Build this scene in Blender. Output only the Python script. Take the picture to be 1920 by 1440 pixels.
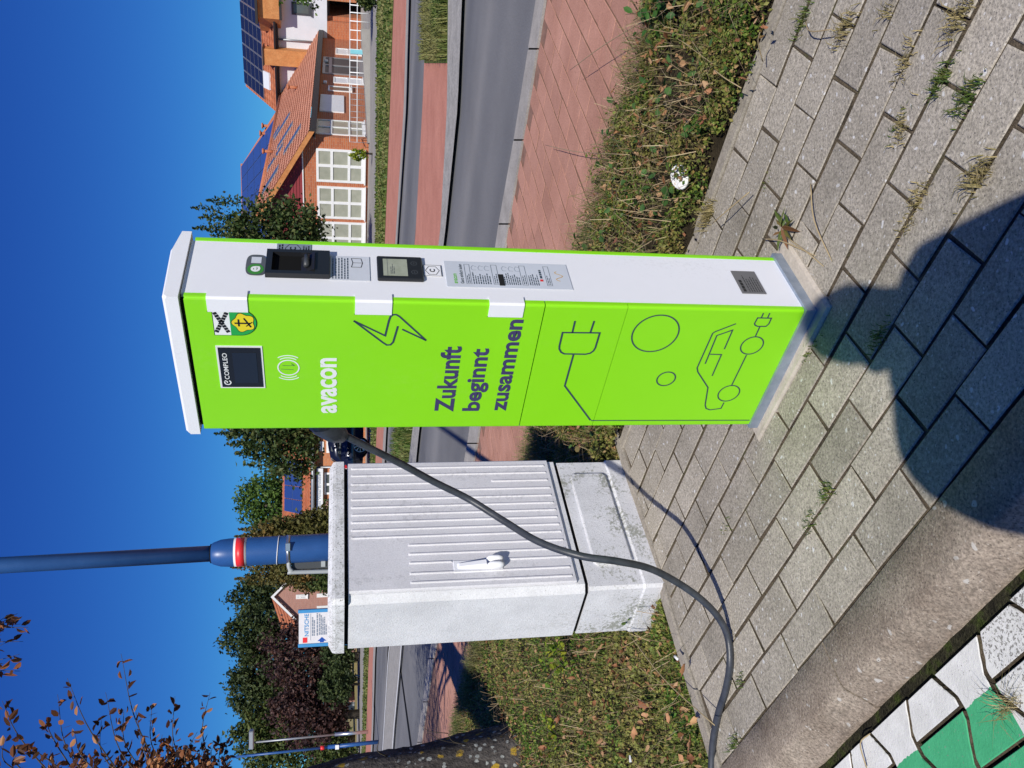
import bpy, math, random
import numpy as np
from mathutils import Vector, Matrix
R = math.radians
for o in list(bpy.data.objects): bpy.data.objects.remove(o)
scene = bpy.context.scene
COL = scene.collection
# ------------------------------------------------------------------ camera (phone held upright, picture stored turned by 90 degrees)
FPX, PITCH, ROLL, EYE = 1567.9, 0.203592, 0.002065, 1.05
_F = Vector((0, math.cos(PITCH), -math.sin(PITCH))); _D = Vector((0, -math.sin(PITCH), -math.cos(PITCH))); _Rt = Vector((1, 0, 0))
_ux = _Rt*math.cos(ROLL) - _D*math.sin(ROLL); _vx = _Rt*math.sin(ROLL) + _D*math.cos(ROLL)
camd = bpy.data.cameras.new('camera'); cam = bpy.data.objects.new('camera', camd); COL.objects.link(cam)
camd.sensor_fit = 'HORIZONTAL'; camd.sensor_width = 36; camd.lens = 36*FPX/1920; camd.clip_start = 0.02; camd.clip_end = 2000
cam.matrix_world = Matrix(((_vx.x, _ux.x, -_F.x, 0), (_vx.y, _ux.y, -_F.y, 0), (_vx.z, _ux.z, -_F.z, EYE), (0, 0, 0, 1)))
scene.camera = cam
# ------------------------------------------------------------------ sky and sun
SUN_EL, SUN_AZ = R(39.7), math.atan2(-0.048, -1.0)          # azimuth from +Y towards +X
w = bpy.data.worlds.new('World'); scene.world = w; w.use_nodes = True
nt = w.node_tree; bg = nt.nodes['Background']
sky = nt.nodes.new('ShaderNodeTexSky'); sky.sky_type = 'NISHITA'; sky.sun_disc = False
sky.sun_elevation = SUN_EL; sky.sun_rotation = SUN_AZ % (2*math.pi); sky.altitude = 300; sky.air_density = 0.75; sky.dust_density = 0.0; sky.ozone_density = 2.6
# the phone's colour response to a clear sky: one power curve per channel over the whole dome, part of the plain sky kept
sp0 = nt.nodes.new('ShaderNodeSeparateColor'); cb0 = nt.nodes.new('ShaderNodeCombineColor'); nt.links.new(sky.outputs[0], sp0.inputs[0])
for k, (pw, gn) in enumerate(((1.447, 0.0444), (1.316, 0.249), (0.723, 1.386))):
    a = nt.nodes.new('ShaderNodeMath'); a.operation = 'POWER'; nt.links.new(sp0.outputs[k], a.inputs[0]); a.inputs[1].default_value = pw
    b = nt.nodes.new('ShaderNodeMath'); b.operation = 'MULTIPLY'; nt.links.new(a.outputs[0], b.inputs[0]); b.inputs[1].default_value = gn; nt.links.new(b.outputs[0], cb0.inputs[k])
mx0 = nt.nodes.new('ShaderNodeMix'); mx0.data_type = 'RGBA'; mx0.inputs[0].default_value = 0.08; nt.links.new(cb0.outputs[0], mx0.inputs[6]); nt.links.new(sky.outputs[0], mx0.inputs[7])
nt.links.new(mx0.outputs[2], bg.inputs[0]); bg.inputs[1].default_value = 0.1
sd = bpy.data.lights.new('sun', 'SUN'); sd.energy = 4.6; sd.angle = R(0.53); sd.color = (1, 0.955, 0.88)
sun = bpy.data.objects.new('sun', sd); COL.objects.link(sun)
SDIR = Vector((math.sin(SUN_AZ)*math.cos(SUN_EL), math.cos(SUN_AZ)*math.cos(SUN_EL), math.sin(SUN_EL)))
sun.rotation_euler = SDIR.to_track_quat('Z', 'Y').to_euler(); sun.location = SDIR*60
vs = scene.view_settings; vs.view_transform = 'Standard'; vs.look = 'None'; vs.exposure = 0.0; vs.gamma = 1; vs.use_curve_mapping = False
scene.render.engine = 'CYCLES'; scene.render.resolution_x = 1024; scene.render.resolution_y = 768
# ------------------------------------------------------------------ helpers
rng = random.Random(7); nrng = np.random.default_rng(11)
S2 = math.sqrt(0.5)
def ray(x, y):                                              # photo pixel -> world direction
    A = (1440-y-720)/FPX; B = (x-960)/FPX
    return _F + _ux*A + _vx*B
def gnd(x, y, z=0.0):                                       # where that direction meets a level surface
    d = ray(x, y); k = (z-EYE)/d.z; return Vector((d.x*k, d.y*k, z))
def at(x, y, Y):                                            # point on it at the distance Y
    d = ray(x, y); k = Y/d.y; return Vector((d.x*k, Y, EYE+d.z*k))
def ST(s, t, z=0.0): return Vector(((s-t)*S2, (s+t)*S2, z)) # pavement axes: s away from the kerb, t along it
MW = {}
def tag(o, label=None, cat=None, group=None, kind=None):
    if label: o['label'] = label
    if cat: o['category'] = cat
    if group: o['group'] = group
    if kind: o['kind'] = kind
    return o
def thing(name, label, cat, loc=(0, 0, 0), rz=0.0, group=None, kind=None):
    o = bpy.data.objects.new(name, None); COL.objects.link(o); o.location = loc; o.rotation_euler = (0, 0, rz); o.empty_display_size = 0.1
    MW[o.name] = Matrix.Translation(Vector(loc)) @ Matrix.Rotation(rz, 4, 'Z')
    return tag(o, label, cat, group, kind)
def link(name, me, parent=None):
    o = bpy.data.objects.new(name, me); COL.objects.link(o)
    if parent is not None: o.parent = parent
    MW[o.name] = MW[parent.name] if parent is not None and parent.name in MW else Matrix.Identity(4)
    return o
def mesh_np(name, v, f, mat, smooth=False):
    v = np.asarray(v, np.float32); f = np.asarray(f, np.int32); k = f.shape[1]
    me = bpy.data.meshes.new(name); me.vertices.add(len(v)); me.vertices.foreach_set('co', v.ravel())
    me.loops.add(f.size); me.loops.foreach_set('vertex_index', f.ravel())
    me.polygons.add(len(f)); me.polygons.foreach_set('loop_start', np.arange(0, f.size, k, dtype=np.int32))
    me.polygons.foreach_set('use_smooth', np.full(len(f), smooth))
    me.update(calc_edges=True); me.validate()
    if mat: me.materials.append(mat)
    return me
class MB:
    def __init__(s): s.v = []; s.f = []; s.m = []; s.sm = []; s.mi = 0; s.smooth = False
    def face(s, *i): s.f.append(i); s.m.append(s.mi); s.sm.append(s.smooth)
    def add(s, pts):
        b = len(s.v); s.v += [Vector(p) for p in pts]; return b
    def quad(s, a, b, c, d):
        i = s.add((a, b, c, d)); s.face(i, i+1, i+2, i+3); return s
    def poly(s, pts):
        i = s.add(pts); s.face(*range(i, i+len(pts))); return s
    def hexa(s, p):                                         # 8 points: bottom loop then top loop
        i = s.add(p)
        for q in ((3, 2, 1, 0), (4, 5, 6, 7), (0, 1, 5, 4), (1, 2, 6, 5), (2, 3, 7, 6), (3, 0, 4, 7)): s.face(*(i+k for k in q))
        return s
    def box(s, x0, x1, y0, y1, z0, z1, b=0.0):
        if b <= 0: return s.hexa([(x0, y0, z0), (x1, y0, z0), (x1, y1, z0), (x0, y1, z0), (x0, y0, z1), (x1, y0, z1), (x1, y1, z1), (x0, y1, z1)])
        r = [(x0+b, y0), (x1-b, y0), (x1, y0+b), (x1, y1-b), (x1-b, y1), (x0+b, y1), (x0, y1-b), (x0, y0+b)]
        q = [(x0+b, y0+b), (x1-b, y0+b), (x1-b, y0+b), (x1-b, y1-b), (x1-b, y1-b), (x0+b, y1-b), (x0+b, y1-b), (x0+b, y0+b)]
        return s.loft([[(*p, z0) for p in q], [(*p, z0+b) for p in r], [(*p, z1-b) for p in r], [(*p, z1) for p in q]], True, True)
    def loft(s, rings, cap0=False, cap1=False, closed=True):
        n = len(rings[0]); idx = [s.add(r) for r in rings]
        for a, b in zip(idx, idx[1:]):
            for k in range(n if closed else n-1):
                k2 = (k+1) % n; s.face(a+k, a+k2, b+k2, b+k)
        if cap0: s.face(*[idx[0]+k for k in reversed(range(n))])
        if cap1: s.face(*[idx[-1]+k for k in range(n)])
        return s
    def prism(s, pts, z0, z1): return s.loft([[(p[0], p[1], z0) for p in pts], [(p[0], p[1], z1) for p in pts]], True, True)
    def tube(s, pts, rad, n=8, caps=True):
        pts = [Vector(p) for p in pts]; m = len(pts)
        rad = [rad]*m if not hasattr(rad, '__len__') else rad
        up = None; rings = []
        for i, p in enumerate(pts):
            d = (pts[min(i+1, m-1)]-pts[max(i-1, 0)]).normalized()
            if up is None: up = d.orthogonal().normalized()
            up = (up-d*up.dot(d)).normalized(); sd_ = d.cross(up)
            rings.append([p+(up*math.cos(2*math.pi*k/n)+sd_*math.sin(2*math.pi*k/n))*rad[i] for k in range(n)])
        o = s.smooth; s.smooth = True; s.loft(rings, caps, caps); s.smooth = o; return s
    def stroke(s, pts, wd, closed=False, fn=None):          # flat ribbon along 2D points
        n = len(pts); L = []; Rr = []
        P = [Vector(p) for p in pts]
        for i in range(n):
            a = P[(i-1) % n] if (closed or i > 0) else None; b = P[(i+1) % n] if (closed or i < n-1) else None
            d1 = (P[i]-a).normalized() if a is not None else None; d2 = (b-P[i]).normalized() if b is not None else None
            if d1 is None: d1 = d2
            if d2 is None: d2 = d1
            nn = Vector((-(d1.y+d2.y), d1.x+d2.x))
            nn = nn.normalized() if nn.length > 1e-6 else Vector((-d1.y, d1.x))
            k = min(2.2, 1/max(0.3, nn.dot(Vector((-d1.y, d1.x))))); L.append(P[i]+nn*wd/2*k); Rr.append(P[i]-nn*wd/2*k)
        fn = fn or (lambda p: (p.x, p.y, 0))
        for i in range(n if closed else n-1):
            j = (i+1) % n; s.quad(fn(L[i]), fn(Rr[i]), fn(Rr[j]), fn(L[j]))
        return s
    def build(s, name, mat, parent=None, world=False):
        me = bpy.data.meshes.new(name)
        vv = s.v
        if world and parent is not None:
            inv = MW[parent.name].inverted(); vv = [inv @ p for p in vv]
        me.from_pydata([tuple(p) for p in vv], [], s.f)
        for m_ in (mat if isinstance(mat, (list, tuple)) else [mat]): me.materials.append(m_)
        me.polygons.foreach_set('material_index', s.m); me.polygons.foreach_set('use_smooth', s.sm); me.update()
        return link(name, me, parent)
def text_mesh(name, body, fn, x0, x1, y0, y1, mat, parent, bold=0.0, keep=False, align='l'):
    cu = bpy.data.curves.new(name, 'FONT'); cu.body = body; cu.size = 1; cu.offset = bold; cu.resolution_u = 3
    o = bpy.data.objects.new(name, cu); me = bpy.data.meshes.new_from_object(o); bpy.data.objects.remove(o); bpy.data.curves.remove(cu)
    co = np.empty(len(me.vertices)*3, np.float32); me.vertices.foreach_get('co', co); co = co.reshape(-1, 3)
    lo = co.min(0); hi = co.max(0)
    sx = (x1-x0)/(hi[0]-lo[0]); sy = (y1-y0)/(hi[1]-lo[1])
    out = np.array([tuple(fn(Vector((x0+(c[0]-lo[0])*sx, y0+(c[1]-lo[1])*sy)))) for c in co], np.float32)
    me.vertices.foreach_set('co', out.ravel()); me.materials.clear(); me.materials.append(mat); me.name = name; me.update()
    return link(name, me, parent)
# ------------------------------------------------------------------ materials
def node(nt, t, **kw):
    n = nt.nodes.new('ShaderNode'+t)
    for k, v in kw.items():
        if k in n.inputs: n.inputs[k].default_value = v
        else: setattr(n, k, v)
    return n
def rgba(c): return (*c, 1) if len(c) == 3 else c
def new_mat(name):
    m = bpy.data.materials.new(name); m.use_nodes = True; nt = m.node_tree; return m, nt, nt.nodes['Principled BSDF']
def ramp(nt, fac, stops, interp='LINEAR'):
    r = nt.nodes.new('ShaderNodeValToRGB'); r.color_ramp.interpolation = interp; e = r.color_ramp.elements
    while len(e) < len(stops): e.new(0.5)
    for k, (p, c) in enumerate(stops): e[k].position = p; e[k].color = rgba(c)
    nt.links.new(fac, r.inputs[0]); return r.outputs[0]
def mixc(nt, fac, a, b, mode='MIX'):
    m = nt.nodes.new('ShaderNodeMix'); m.data_type = 'RGBA'; m.blend_type = mode
    for sock, v in ((m.inputs[0], fac), (m.inputs[6], a), (m.inputs[7], b)):
        if isinstance(v, (int, float)): sock.default_value = v
        elif isinstance(v, tuple): sock.default_value = rgba(v)
        else: nt.links.new(v, sock)
    return m.outputs[2]
def coords(nt, kind):
    if kind == 'pos': return nt.nodes.new('ShaderNodeNewGeometry').outputs['Position']
    return nt.nodes.new('ShaderNodeTexCoord').outputs['Object']
def noise(nt, vec, scale, detail=4, rough=0.6, stretch=None):
    if stretch:
        mp = nt.nodes.new('ShaderNodeMapping'); mp.inputs['Scale'].default_value = stretch; nt.links.new(vec, mp.inputs[0]); vec = mp.outputs[0]
    n = node(nt, 'TexNoise', Scale=scale, Detail=detail, Roughness=rough); nt.links.new(vec, n.inputs['Vector']); return n.outputs[0]
def bump(nt, bsdf, h, strength=0.3, dist=0.01):
    b = node(nt, 'Bump', Strength=strength, Distance=dist); nt.links.new(h, b.inputs['Height']); nt.links.new(b.outputs[0], bsdf.inputs['Normal'])
def surf(name, stops, scale=5.0, rough=0.6, metal=0.0, b=0.2, bscale=60, bdist=0.003, coord='pos', speck=None, var=0.0, fine=0.0, spec=0.5, stretch=None, detail=5):
    """noise-coloured surface; speck = (scale, threshold, colour); var = per-object brightness spread; fine = fine grain contrast"""
    m, nt, p = new_mat(name); vec = coords(nt, coord)
    col = ramp(nt, noise(nt, vec, scale, detail, 0.65, stretch), stops)
    if fine:
        g = noise(nt, vec, bscale, 3, 0.7); col = mixc(nt, 1.0, col, ramp(nt, g, [(0.3, (1-fine,)*3), (0.7, (1+fine,)*3)]), 'MULTIPLY')
    if speck:
        for sc_, th, cc in (speck if isinstance(speck, list) else [speck]):
            dn = node(nt, 'TexNoise', Scale=sc_*1.7, Detail=2.0); nt.links.new(vec, dn.inputs['Vector']); dm = nt.nodes.new('ShaderNodeVectorMath'); dm.operation = 'MULTIPLY_ADD'; nt.links.new(dn.outputs['Color'], dm.inputs[0]); dm.inputs[1].default_value = (0.55/sc_,)*3; nt.links.new(vec, dm.inputs[2])
            v = node(nt, 'TexVoronoi', Scale=sc_); nt.links.new(dm.outputs[0], v.inputs['Vector'])
            col = mixc(nt, ramp(nt, v.outputs['Distance'], [(th, (1, 1, 1)), (th*1.35, (0, 0, 0))]), col, cc)
    if var:
        oi = nt.nodes.new('ShaderNodeObjectInfo'); col = mixc(nt, 1.0, col, ramp(nt, oi.outputs['Random'], [(0, (1-var,)*3), (1, (1+var,)*3)]), 'MULTIPLY')
    nt.links.new(col, p.inputs['Base Color']); p.inputs['Roughness'].default_value = rough; p.inputs['Metallic'].default_value = metal
    p.inputs['Specular IOR Level'].default_value = spec
    if b: bump(nt, p, noise(nt, vec, bscale, 4, 0.7), b, bdist)
    return m
def plain(name, c, rough=0.5, metal=0.0, vary=0.06, spec=0.5, coat=0.0):
    m = surf(name, [(0.3, tuple(x*(1-vary) for x in c)), (0.7, tuple(min(1, x*(1+vary)) for x in c))], 7, rough, metal, 0, spec=spec)
    if coat: m.node_tree.nodes['Principled BSDF'].inputs['Coat Weight'].default_value = coat
    return m
def leafm(name, stops, trans=0.3, rough=0.55, clump=None):
    """leaves: colour by random per leaf, plus light through the blade"""
    m, nt, p = new_mat(name); g = nt.nodes.new('ShaderNodeNewGeometry')
    col = ramp(nt, g.outputs['Random Per Island'], stops)
    if clump:
        f = noise(nt, g.outputs['Position'], clump[0], 2, 0.5); col = mixc(nt, ramp(nt, f, [(0.42, (0, 0, 0)), (0.6, (1, 1, 1))]), col, mixc(nt, clump[2] if len(clump) > 2 else 0.75, col, clump[1]))
    nt.links.new(col, p.inputs['Base Color']); p.inputs['Roughness'].default_value = rough; p.inputs['Specular IOR Level'].default_value = 0.3
    t = nt.nodes.new('ShaderNodeBsdfTranslucent'); nt.links.new(col, t.inputs[0]); mx = nt.nodes.new('ShaderNodeMixShader'); mx.inputs[0].default_value = trans
    nt.links.new(p.outputs[0], mx.inputs[1]); nt.links.new(t.outputs[0], mx.inputs[2]); nt.links.new(mx.outputs[0], nt.nodes['Material Output'].inputs[0]); return m
M = {}
M['stone'] = surf('paving_concrete', [(0.25, (0.265, 0.238, 0.19)), (0.5, (0.37, 0.333, 0.27)), (0.75, (0.445, 0.402, 0.332))], 3.2, 0.92, 0, 0.55, 170, 0.004, speck=[(55, 0.11, (0.55, 0.53, 0.49)), (27, 0.10, (0.62, 0.61, 0.58)), (120, 0.13, (0.14, 0.13, 0.115))], var=0.17, fine=0.45, spec=0.2)
M['kerb'] = surf('kerb_concrete', [(0.3, (0.21, 0.165, 0.125)), (0.7, (0.36, 0.30, 0.235))], 9, 0.92, 0, 0.5, 160, 0.004, speck=[(22, 0.10, (0.5, 0.47, 0.42)), (100, 0.14, (0.14, 0.115, 0.09)), (70, 0.11, (0.44, 0.385, 0.32))], fine=0.5, spec=0.2, var=0.06)
M['plinth'] = surf('cast_concrete', [(0.3, (0.42, 0.37, 0.30)), (0.7, (0.55, 0.49, 0.41))], 12, 0.9, 0, 0.3, 120, 0.003, fine=0.12, spec=0.2)
M['dirt'] = surf('joint_dirt', [(0.3, (0.06, 0.05, 0.036)), (0.55, (0.14, 0.112, 0.08)), (0.75, (0.085, 0.09, 0.04))], 14, 0.95, 0, 0.8, 200, 0.006, fine=0.4, spec=0.1)
M['soil'] = surf('verge_soil', [(0.3, (0.025, 0.02, 0.012)), (0.7, (0.065, 0.05, 0.03))], 9, 0.95, 0, 0.8, 120, 0.01, fine=0.3, spec=0.1)
M['red'] = surf('red_paver', [(0.3, (0.40, 0.20, 0.14)), (0.7, (0.52, 0.275, 0.20))], 3.5, 0.9, 0, 0.4, 150, 0.003, var=0.10, fine=0.22, spec=0.2, speck=(40, 0.08, (0.2, 0.1, 0.075)))
M['redfar'] = surf('red_paving_far', [(0.3, (0.44, 0.185, 0.13)), (0.7, (0.56, 0.25, 0.18))], 2.0, 0.9, 0, 0.3, 60, 0.004, fine=0.2, spec=0.2)
M['redjoint'] = surf('red_joint_sand', [(0.3, (0.20, 0.115, 0.085)), (0.7, (0.31, 0.185, 0.14))], 20, 0.95, 0, 0.4, 150, 0.004, spec=0.1)
M['asphalt'] = surf('asphalt', [(0.3, (0.14, 0.14, 0.138)), (0.7, (0.215, 0.21, 0.2))], 0.8, 0.85, 0, 0.5, 140, 0.004, fine=0.35, spec=0.3, detail=8)
M['gutter'] = surf('gutter_concrete', [(0.3, (0.30, 0.28, 0.25)), (0.7, (0.42, 0.395, 0.355))], 5, 0.9, 0, 0.3, 120, 0.003, fine=0.2, spec=0.2, var=0.06)
M['ground'] = surf('far_ground', [(0.3, (0.10, 0.10, 0.045)), (0.7, (0.19, 0.165, 0.085))], 0.3, 0.95, 0, 0, spec=0.1)
M['yard'] = surf('yard_paving', [(0.3, (0.27, 0.255, 0.23)), (0.7, (0.36, 0.34, 0.31))], 1.2, 0.9, 0, 0, fine=0.15, spec=0.2)
M['roadline'] = surf('road_paint', [(0.3, (0.5, 0.5, 0.48)), (0.6, (0.72, 0.72, 0.70))], 9, 0.8, 0, 0)
M['green'] = surf('lime_lacquer', [(0.3, (0.268, 0.745, 0.012)), (0.7, (0.285, 0.775, 0.015))], 3, 0.34, 0, 0.12, 7, 0.004, spec=0.4)
M['white'] = surf('white_powder_coat', [(0.3, (0.83, 0.835, 0.86)), (0.7, (0.87, 0.875, 0.90))], 4, 0.45, 0, 0.1, 500, 0.0008, spec=0.35)
M['black'] = plain('black_plastic', (0.014, 0.015, 0.018), 0.42)
M['gap'] = plain('dark_gap', (0.01, 0.01, 0.01), 0.9, spec=0.1)
M['screen'] = plain('dark_display_glass', (0.02, 0.022, 0.028), 0.12)
M['lcd'] = surf('lcd_glass', [(0.3, (0.30, 0.33, 0.25)), (0.7, (0.42, 0.45, 0.36))], 30, 0.15, 0, 0, coord='obj')
M['ink'] = plain('dark_blue_print', (0.055, 0.045, 0.13), 0.5)
M['ink2'] = plain('slate_print', (0.035, 0.06, 0.085), 0.5)
M['whiteprint'] = plain('white_print', (0.82, 0.84, 0.82), 0.5)
M['galv'] = surf('galvanised_steel', [(0.3, (0.27, 0.33, 0.41)), (0.7, (0.42, 0.48, 0.56))], 25, 0.5, 0.55, 0.05, 80, 0.001)
M['grp'] = surf('grey_white_polyester', [(0.3, (0.66, 0.65, 0.67)), (0.7, (0.74, 0.73, 0.75))], 6, 0.65, 0, 0.35, 240, 0.002, speck=(150, 0.10, (0.50, 0.50, 0.51)), fine=0.10, spec=0.3)
M['grpw'] = surf('weathered_polyester', [(0.3, (0.66, 0.66, 0.67)), (0.7, (0.80, 0.80, 0.81))], 9, 0.75, 0, 0.5, 200, 0.004, speck=[(130, 0.12, (0.52, 0.52, 0.51)), (85, 0.075, (0.32, 0.32, 0.30))], fine=0.09, spec=0.25)
M['cable'] = surf('black_cable_sheath', [(0.3, (0.03, 0.034, 0.042)), (0.7, (0.06, 0.066, 0.078))], 30, 0.42, 0, 0.3, 90, 0.002)
M['blue'] = surf('blue_pole_lacquer', [(0.3, (0.018, 0.075, 0.24)), (0.7, (0.028, 0.10, 0.30))], 8, 0.38, 0, 0.1, 120, 0.001)
M['redband'] = plain('red_reflective_band', (0.75, 0.03, 0.035), 0.4)
M['whiteplastic'] = plain('white_plastic', (0.78, 0.78, 0.77), 0.45)
M['steel'] = plain('stainless_clamp', (0.55, 0.56, 0.57), 0.3, 0.9)
M['greyframe'] = plain('grey_frame', (0.36, 0.38, 0.38), 0.5)
M['darkpanel'] = plain('dark_panel', (0.05, 0.055, 0.06), 0.45)
M['grpr'] = surf('lichened_polyester', [(0.35, (0.64, 0.64, 0.64)), (0.65, (0.80, 0.80, 0.80))], 30, 0.8, 0, 0.5, 180, 0.003, speck=[(110, 0.20, (0.48, 0.48, 0.46)), (70, 0.11, (0.20, 0.20, 0.18))], fine=0.12, spec=0.2)
# algae and dirt on the cabinet's plinth and roof, scuffs on its door
def stain(m, colour, sc_big, sc_fine, lo, hi, stretch=None, amt=1.0):
    nt = m.node_tree; p = nt.nodes['Principled BSDF']; src = p.inputs['Base Color'].links[0].from_socket; vec = coords(nt, 'obj')
    a = noise(nt, vec, sc_big, 3, 0.6, stretch); b = noise(nt, vec, sc_fine, 3, 0.7); mm = nt.nodes.new('ShaderNodeMath'); mm.operation = 'MULTIPLY'; nt.links.new(a, mm.inputs[0]); nt.links.new(b, mm.inputs[1])
    f = ramp(nt, mm.outputs[0], [(lo, (0, 0, 0)), (hi, (amt,)*3)]); nt.links.new(mixc(nt, f, src, colour), p.inputs['Base Color'])
M['grpp'] = surf('algae_polyester', [(0.3, (0.64, 0.64, 0.65)), (0.7, (0.78, 0.78, 0.79))], 9, 0.75, 0, 0.5, 200, 0.004, speck=[(130, 0.14, (0.50, 0.50, 0.49)), (85, 0.085, (0.28, 0.28, 0.25))], fine=0.10, spec=0.25)
stain(M['grpp'], (0.26, 0.27, 0.21), 7, 90, 0.27, 0.36, amt=0.8); stain(M['grp'], (0.42, 0.42, 0.43), 9, 70, 0.29, 0.40, (1, 1, 0.25), 0.5); stain(M['grpw'], (0.50, 0.50, 0.48), 8, 80, 0.30, 0.42, (1, 1, 0.3), 0.5); stain(M['grpr'], (0.30, 0.30, 0.27), 9, 110, 0.27, 0.37, amt=0.7)
stain(M['white'], (0.60, 0.60, 0.60), 5, 120, 0.33, 0.45, (1, 1, 0.3), 0.25); stain(M['stone'], (0.17, 0.15, 0.12), 4.5, 35, 0.29, 0.42, amt=0.35); stain(M['green'], (0.36, 0.74, 0.10), 4, 60, 0.28, 0.44, (1, 1, 0.4), 0.16); stain(M['kerb'], (0.13, 0.11, 0.085), 6, 50, 0.28, 0.42, amt=0.55)
# asphalt with worn wheel tracks along the road
m, nt, p = new_mat('asphalt_tracks'); pos = coords(nt, 'pos'); mp = nt.nodes.new('ShaderNodeMapping'); mp.inputs['Rotation'].default_value = (0, 0, R(-45)); nt.links.new(pos, mp.inputs[0]); mp2 = nt.nodes.new('ShaderNodeMapping'); mp2.inputs['Scale'].default_value = (1.0, 0.02, 1); nt.links.new(mp.outputs[0], mp2.inputs[0])
col = ramp(nt, noise(nt, mp2.outputs[0], 0.9, 2, 0.5), [(0.32, (0.13, 0.132, 0.135)), (0.5, (0.17, 0.17, 0.168)), (0.68, (0.225, 0.22, 0.21))]); col = mixc(nt, 1.0, col, ramp(nt, noise(nt, pos, 110, 4, 0.7), [(0.3, (0.72,)*3), (0.7, (1.28,)*3)]), 'MULTIPLY'); col = mixc(nt, 1.0, col, ramp(nt, noise(nt, pos, 0.7, 6, 0.6), [(0.35, (0.88,)*3), (0.65, (1.1,)*3)]), 'MULTIPLY')
nt.links.new(col, p.inputs['Base Color']); p.inputs['Roughness'].default_value = 0.85; bump(nt, p, noise(nt, pos, 140, 4, 0.7), 0.5, 0.004); M['asphalt'] = m
# ================================================================== SETTING: ground, roads, pavements
def sheet(name, pts, z, mat, parent=None, kind='structure'):
    mb = MB(); mb.poly([(p[0], p[1], z) for p in pts]); o = mb.build(name, mat, parent)
    if kind: o['kind'] = kind
    return o
mb = MB(); n_ = 24
mb.quad((-900, -900, -0.16), (900, -900, -0.16), (900, 900, -0.16), (-900, 900, -0.16)); ground = mb.build('ground', M['ground']); ground['kind'] = 'structure'
YS = [-260, 0, 200, 440, 830, 1240, 1360, 1800]
BND = {  # where each edge crosses the photo at those columns
 'A': [1320, 1240, 1190, 1112, 1008, 890, 862, 770], 'B': [1062, 1022, 990, 950, 895, 812, 795, 730], 'C': [1047, 1005, 975, 932, 877, 803, 787, 725],
 'D': [876, 866, 858, 834, 783, 749, 738, 704], 'E': [842, 840, 838, 825, 770, 728, 721, 694], 'F': [812, 800, 792, 779, 740, 726, 720, 693],
 'G': [772, 766, 761, 745, 723, 703, 700, 681], 'H': [767, 762, 757, 742, 718, 699, 697, 679], 'I': [742, 738, 731, 722, 705, 691, 687, 673],
 'J': [708, 707, 706, 705, 697, 683, 681, 668], 'K': [694, 694, 693, 692, 689, 671, 669, 661]}
def edge(k, y):
    return float(np.interp(y, YS, BND[k]))
def band(name, k0, k1, z, mat, y0=-260, y1=1800, parent=None, n=48):
    mb = MB(); r0 = []; r1 = []
    for i in range(n+1):
        y = y0+(y1-y0)*i/n; r0.append(gnd(edge(k0, y), y, z)); r1.append(gnd(edge(k1, y), y, z))
    for i in range(n): mb.quad(r0[i], r0[i+1], r1[i+1], r1[i])
    o = mb.build(name, mat, parent); o['kind'] = 'structure'; return o
band('road_near', 'C', 'D', -0.035, M['asphalt']); band('road_far', 'F', 'G', -0.045, M['asphalt'])
M['island'] = surf('island_setts', [(0.3, (0.26, 0.25, 0.225)), (0.7, (0.42, 0.40, 0.36))], 7, 0.9, 0, 0.4, 40, 0.01, fine=0.3)
band('traffic_island', 'D', 'E', 0.0, M['island'])
band('red_strip', 'E', 'F', -0.012, M['redfar'], 60, 700)
band('far_kerb', 'G', 'H', 0.0, M['gutter']); band('far_cycle_path', 'H', 'I', -0.008, M['redfar'])
M['lawn'] = surf('lawn_soil', [(0.3, (0.06, 0.10, 0.02)), (0.7, (0.15, 0.17, 0.05))], 1.4, 0.95, 0, 0.6, 14, 0.05, fine=0.4, spec=0.1)
M['drygrass'] = surf('dry_lawn', [(0.3, (0.22, 0.18, 0.07)), (0.7, (0.34, 0.29, 0.13))], 1.0, 0.95, 0, 0.6, 12, 0.05, fine=0.3, spec=0.1)
band('far_lawn', 'I', 'J', -0.004, M['lawn']); band('far_footpath', 'J', 'K', -0.01, M['yard'])
band('planted_strip', 'E', 'F', -0.012, M['lawn'], 700, 1180); band('planted_wedge', 'E', 'F', -0.004, M['lawn'], -260, 118)
mb = MB(); r0 = [gnd(edge('K', y), y, -0.014) for y in range(-260, 1000, 60)]; r1 = [p*2.2 for p in r0]
for i in range(len(r0)-1): mb.quad(r0[i], r0[i+1], (r1[i+1].x, r1[i+1].y, -0.014), (r1[i].x, r1[i].y, -0.014))
mb.build('house_yard', M['yard'])['kind'] = 'structure'
mb = MB(); r0 = [gnd(edge('K', y), y, -0.014) for y in range(1000, 1801, 60)]; r1 = [p*1.9 for p in r0]
for i in range(len(r0)-1): mb.quad(r0[i], r0[i+1], (r1[i+1].x, r1[i+1].y, -0.014), (r1[i].x, r1[i].y, -0.014))
mb.build('dry_meadow', M['drygrass'])['kind'] = 'structure'
# road markings either side of the island
for k, nm in (('D', 'road_marking'), ('E', 'road_marking')):
    mb = MB(); off = 1.8 if k == 'D' else -1.4
    for i in range(30):
        ya = 1140+i*22; yb = ya+22
        mb.quad(gnd(edge(k, ya), ya, 0.006), gnd(edge(k, yb), yb, 0.006), gnd(edge(k, yb)+off, yb, 0.006), gnd(edge(k, ya)+off, ya, 0.006))
    mb.build(nm, M['roadline'])['kind'] = 'structure'
mb = MB(); mb.quad(gnd(741, 1190, -0.029), gnd(742.5, 1190, -0.029), gnd(772, 1400, -0.029), gnd(769, 1400, -0.029)); mb.build('tar_seam', M['gap'])['kind'] = 'structure'
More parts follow.
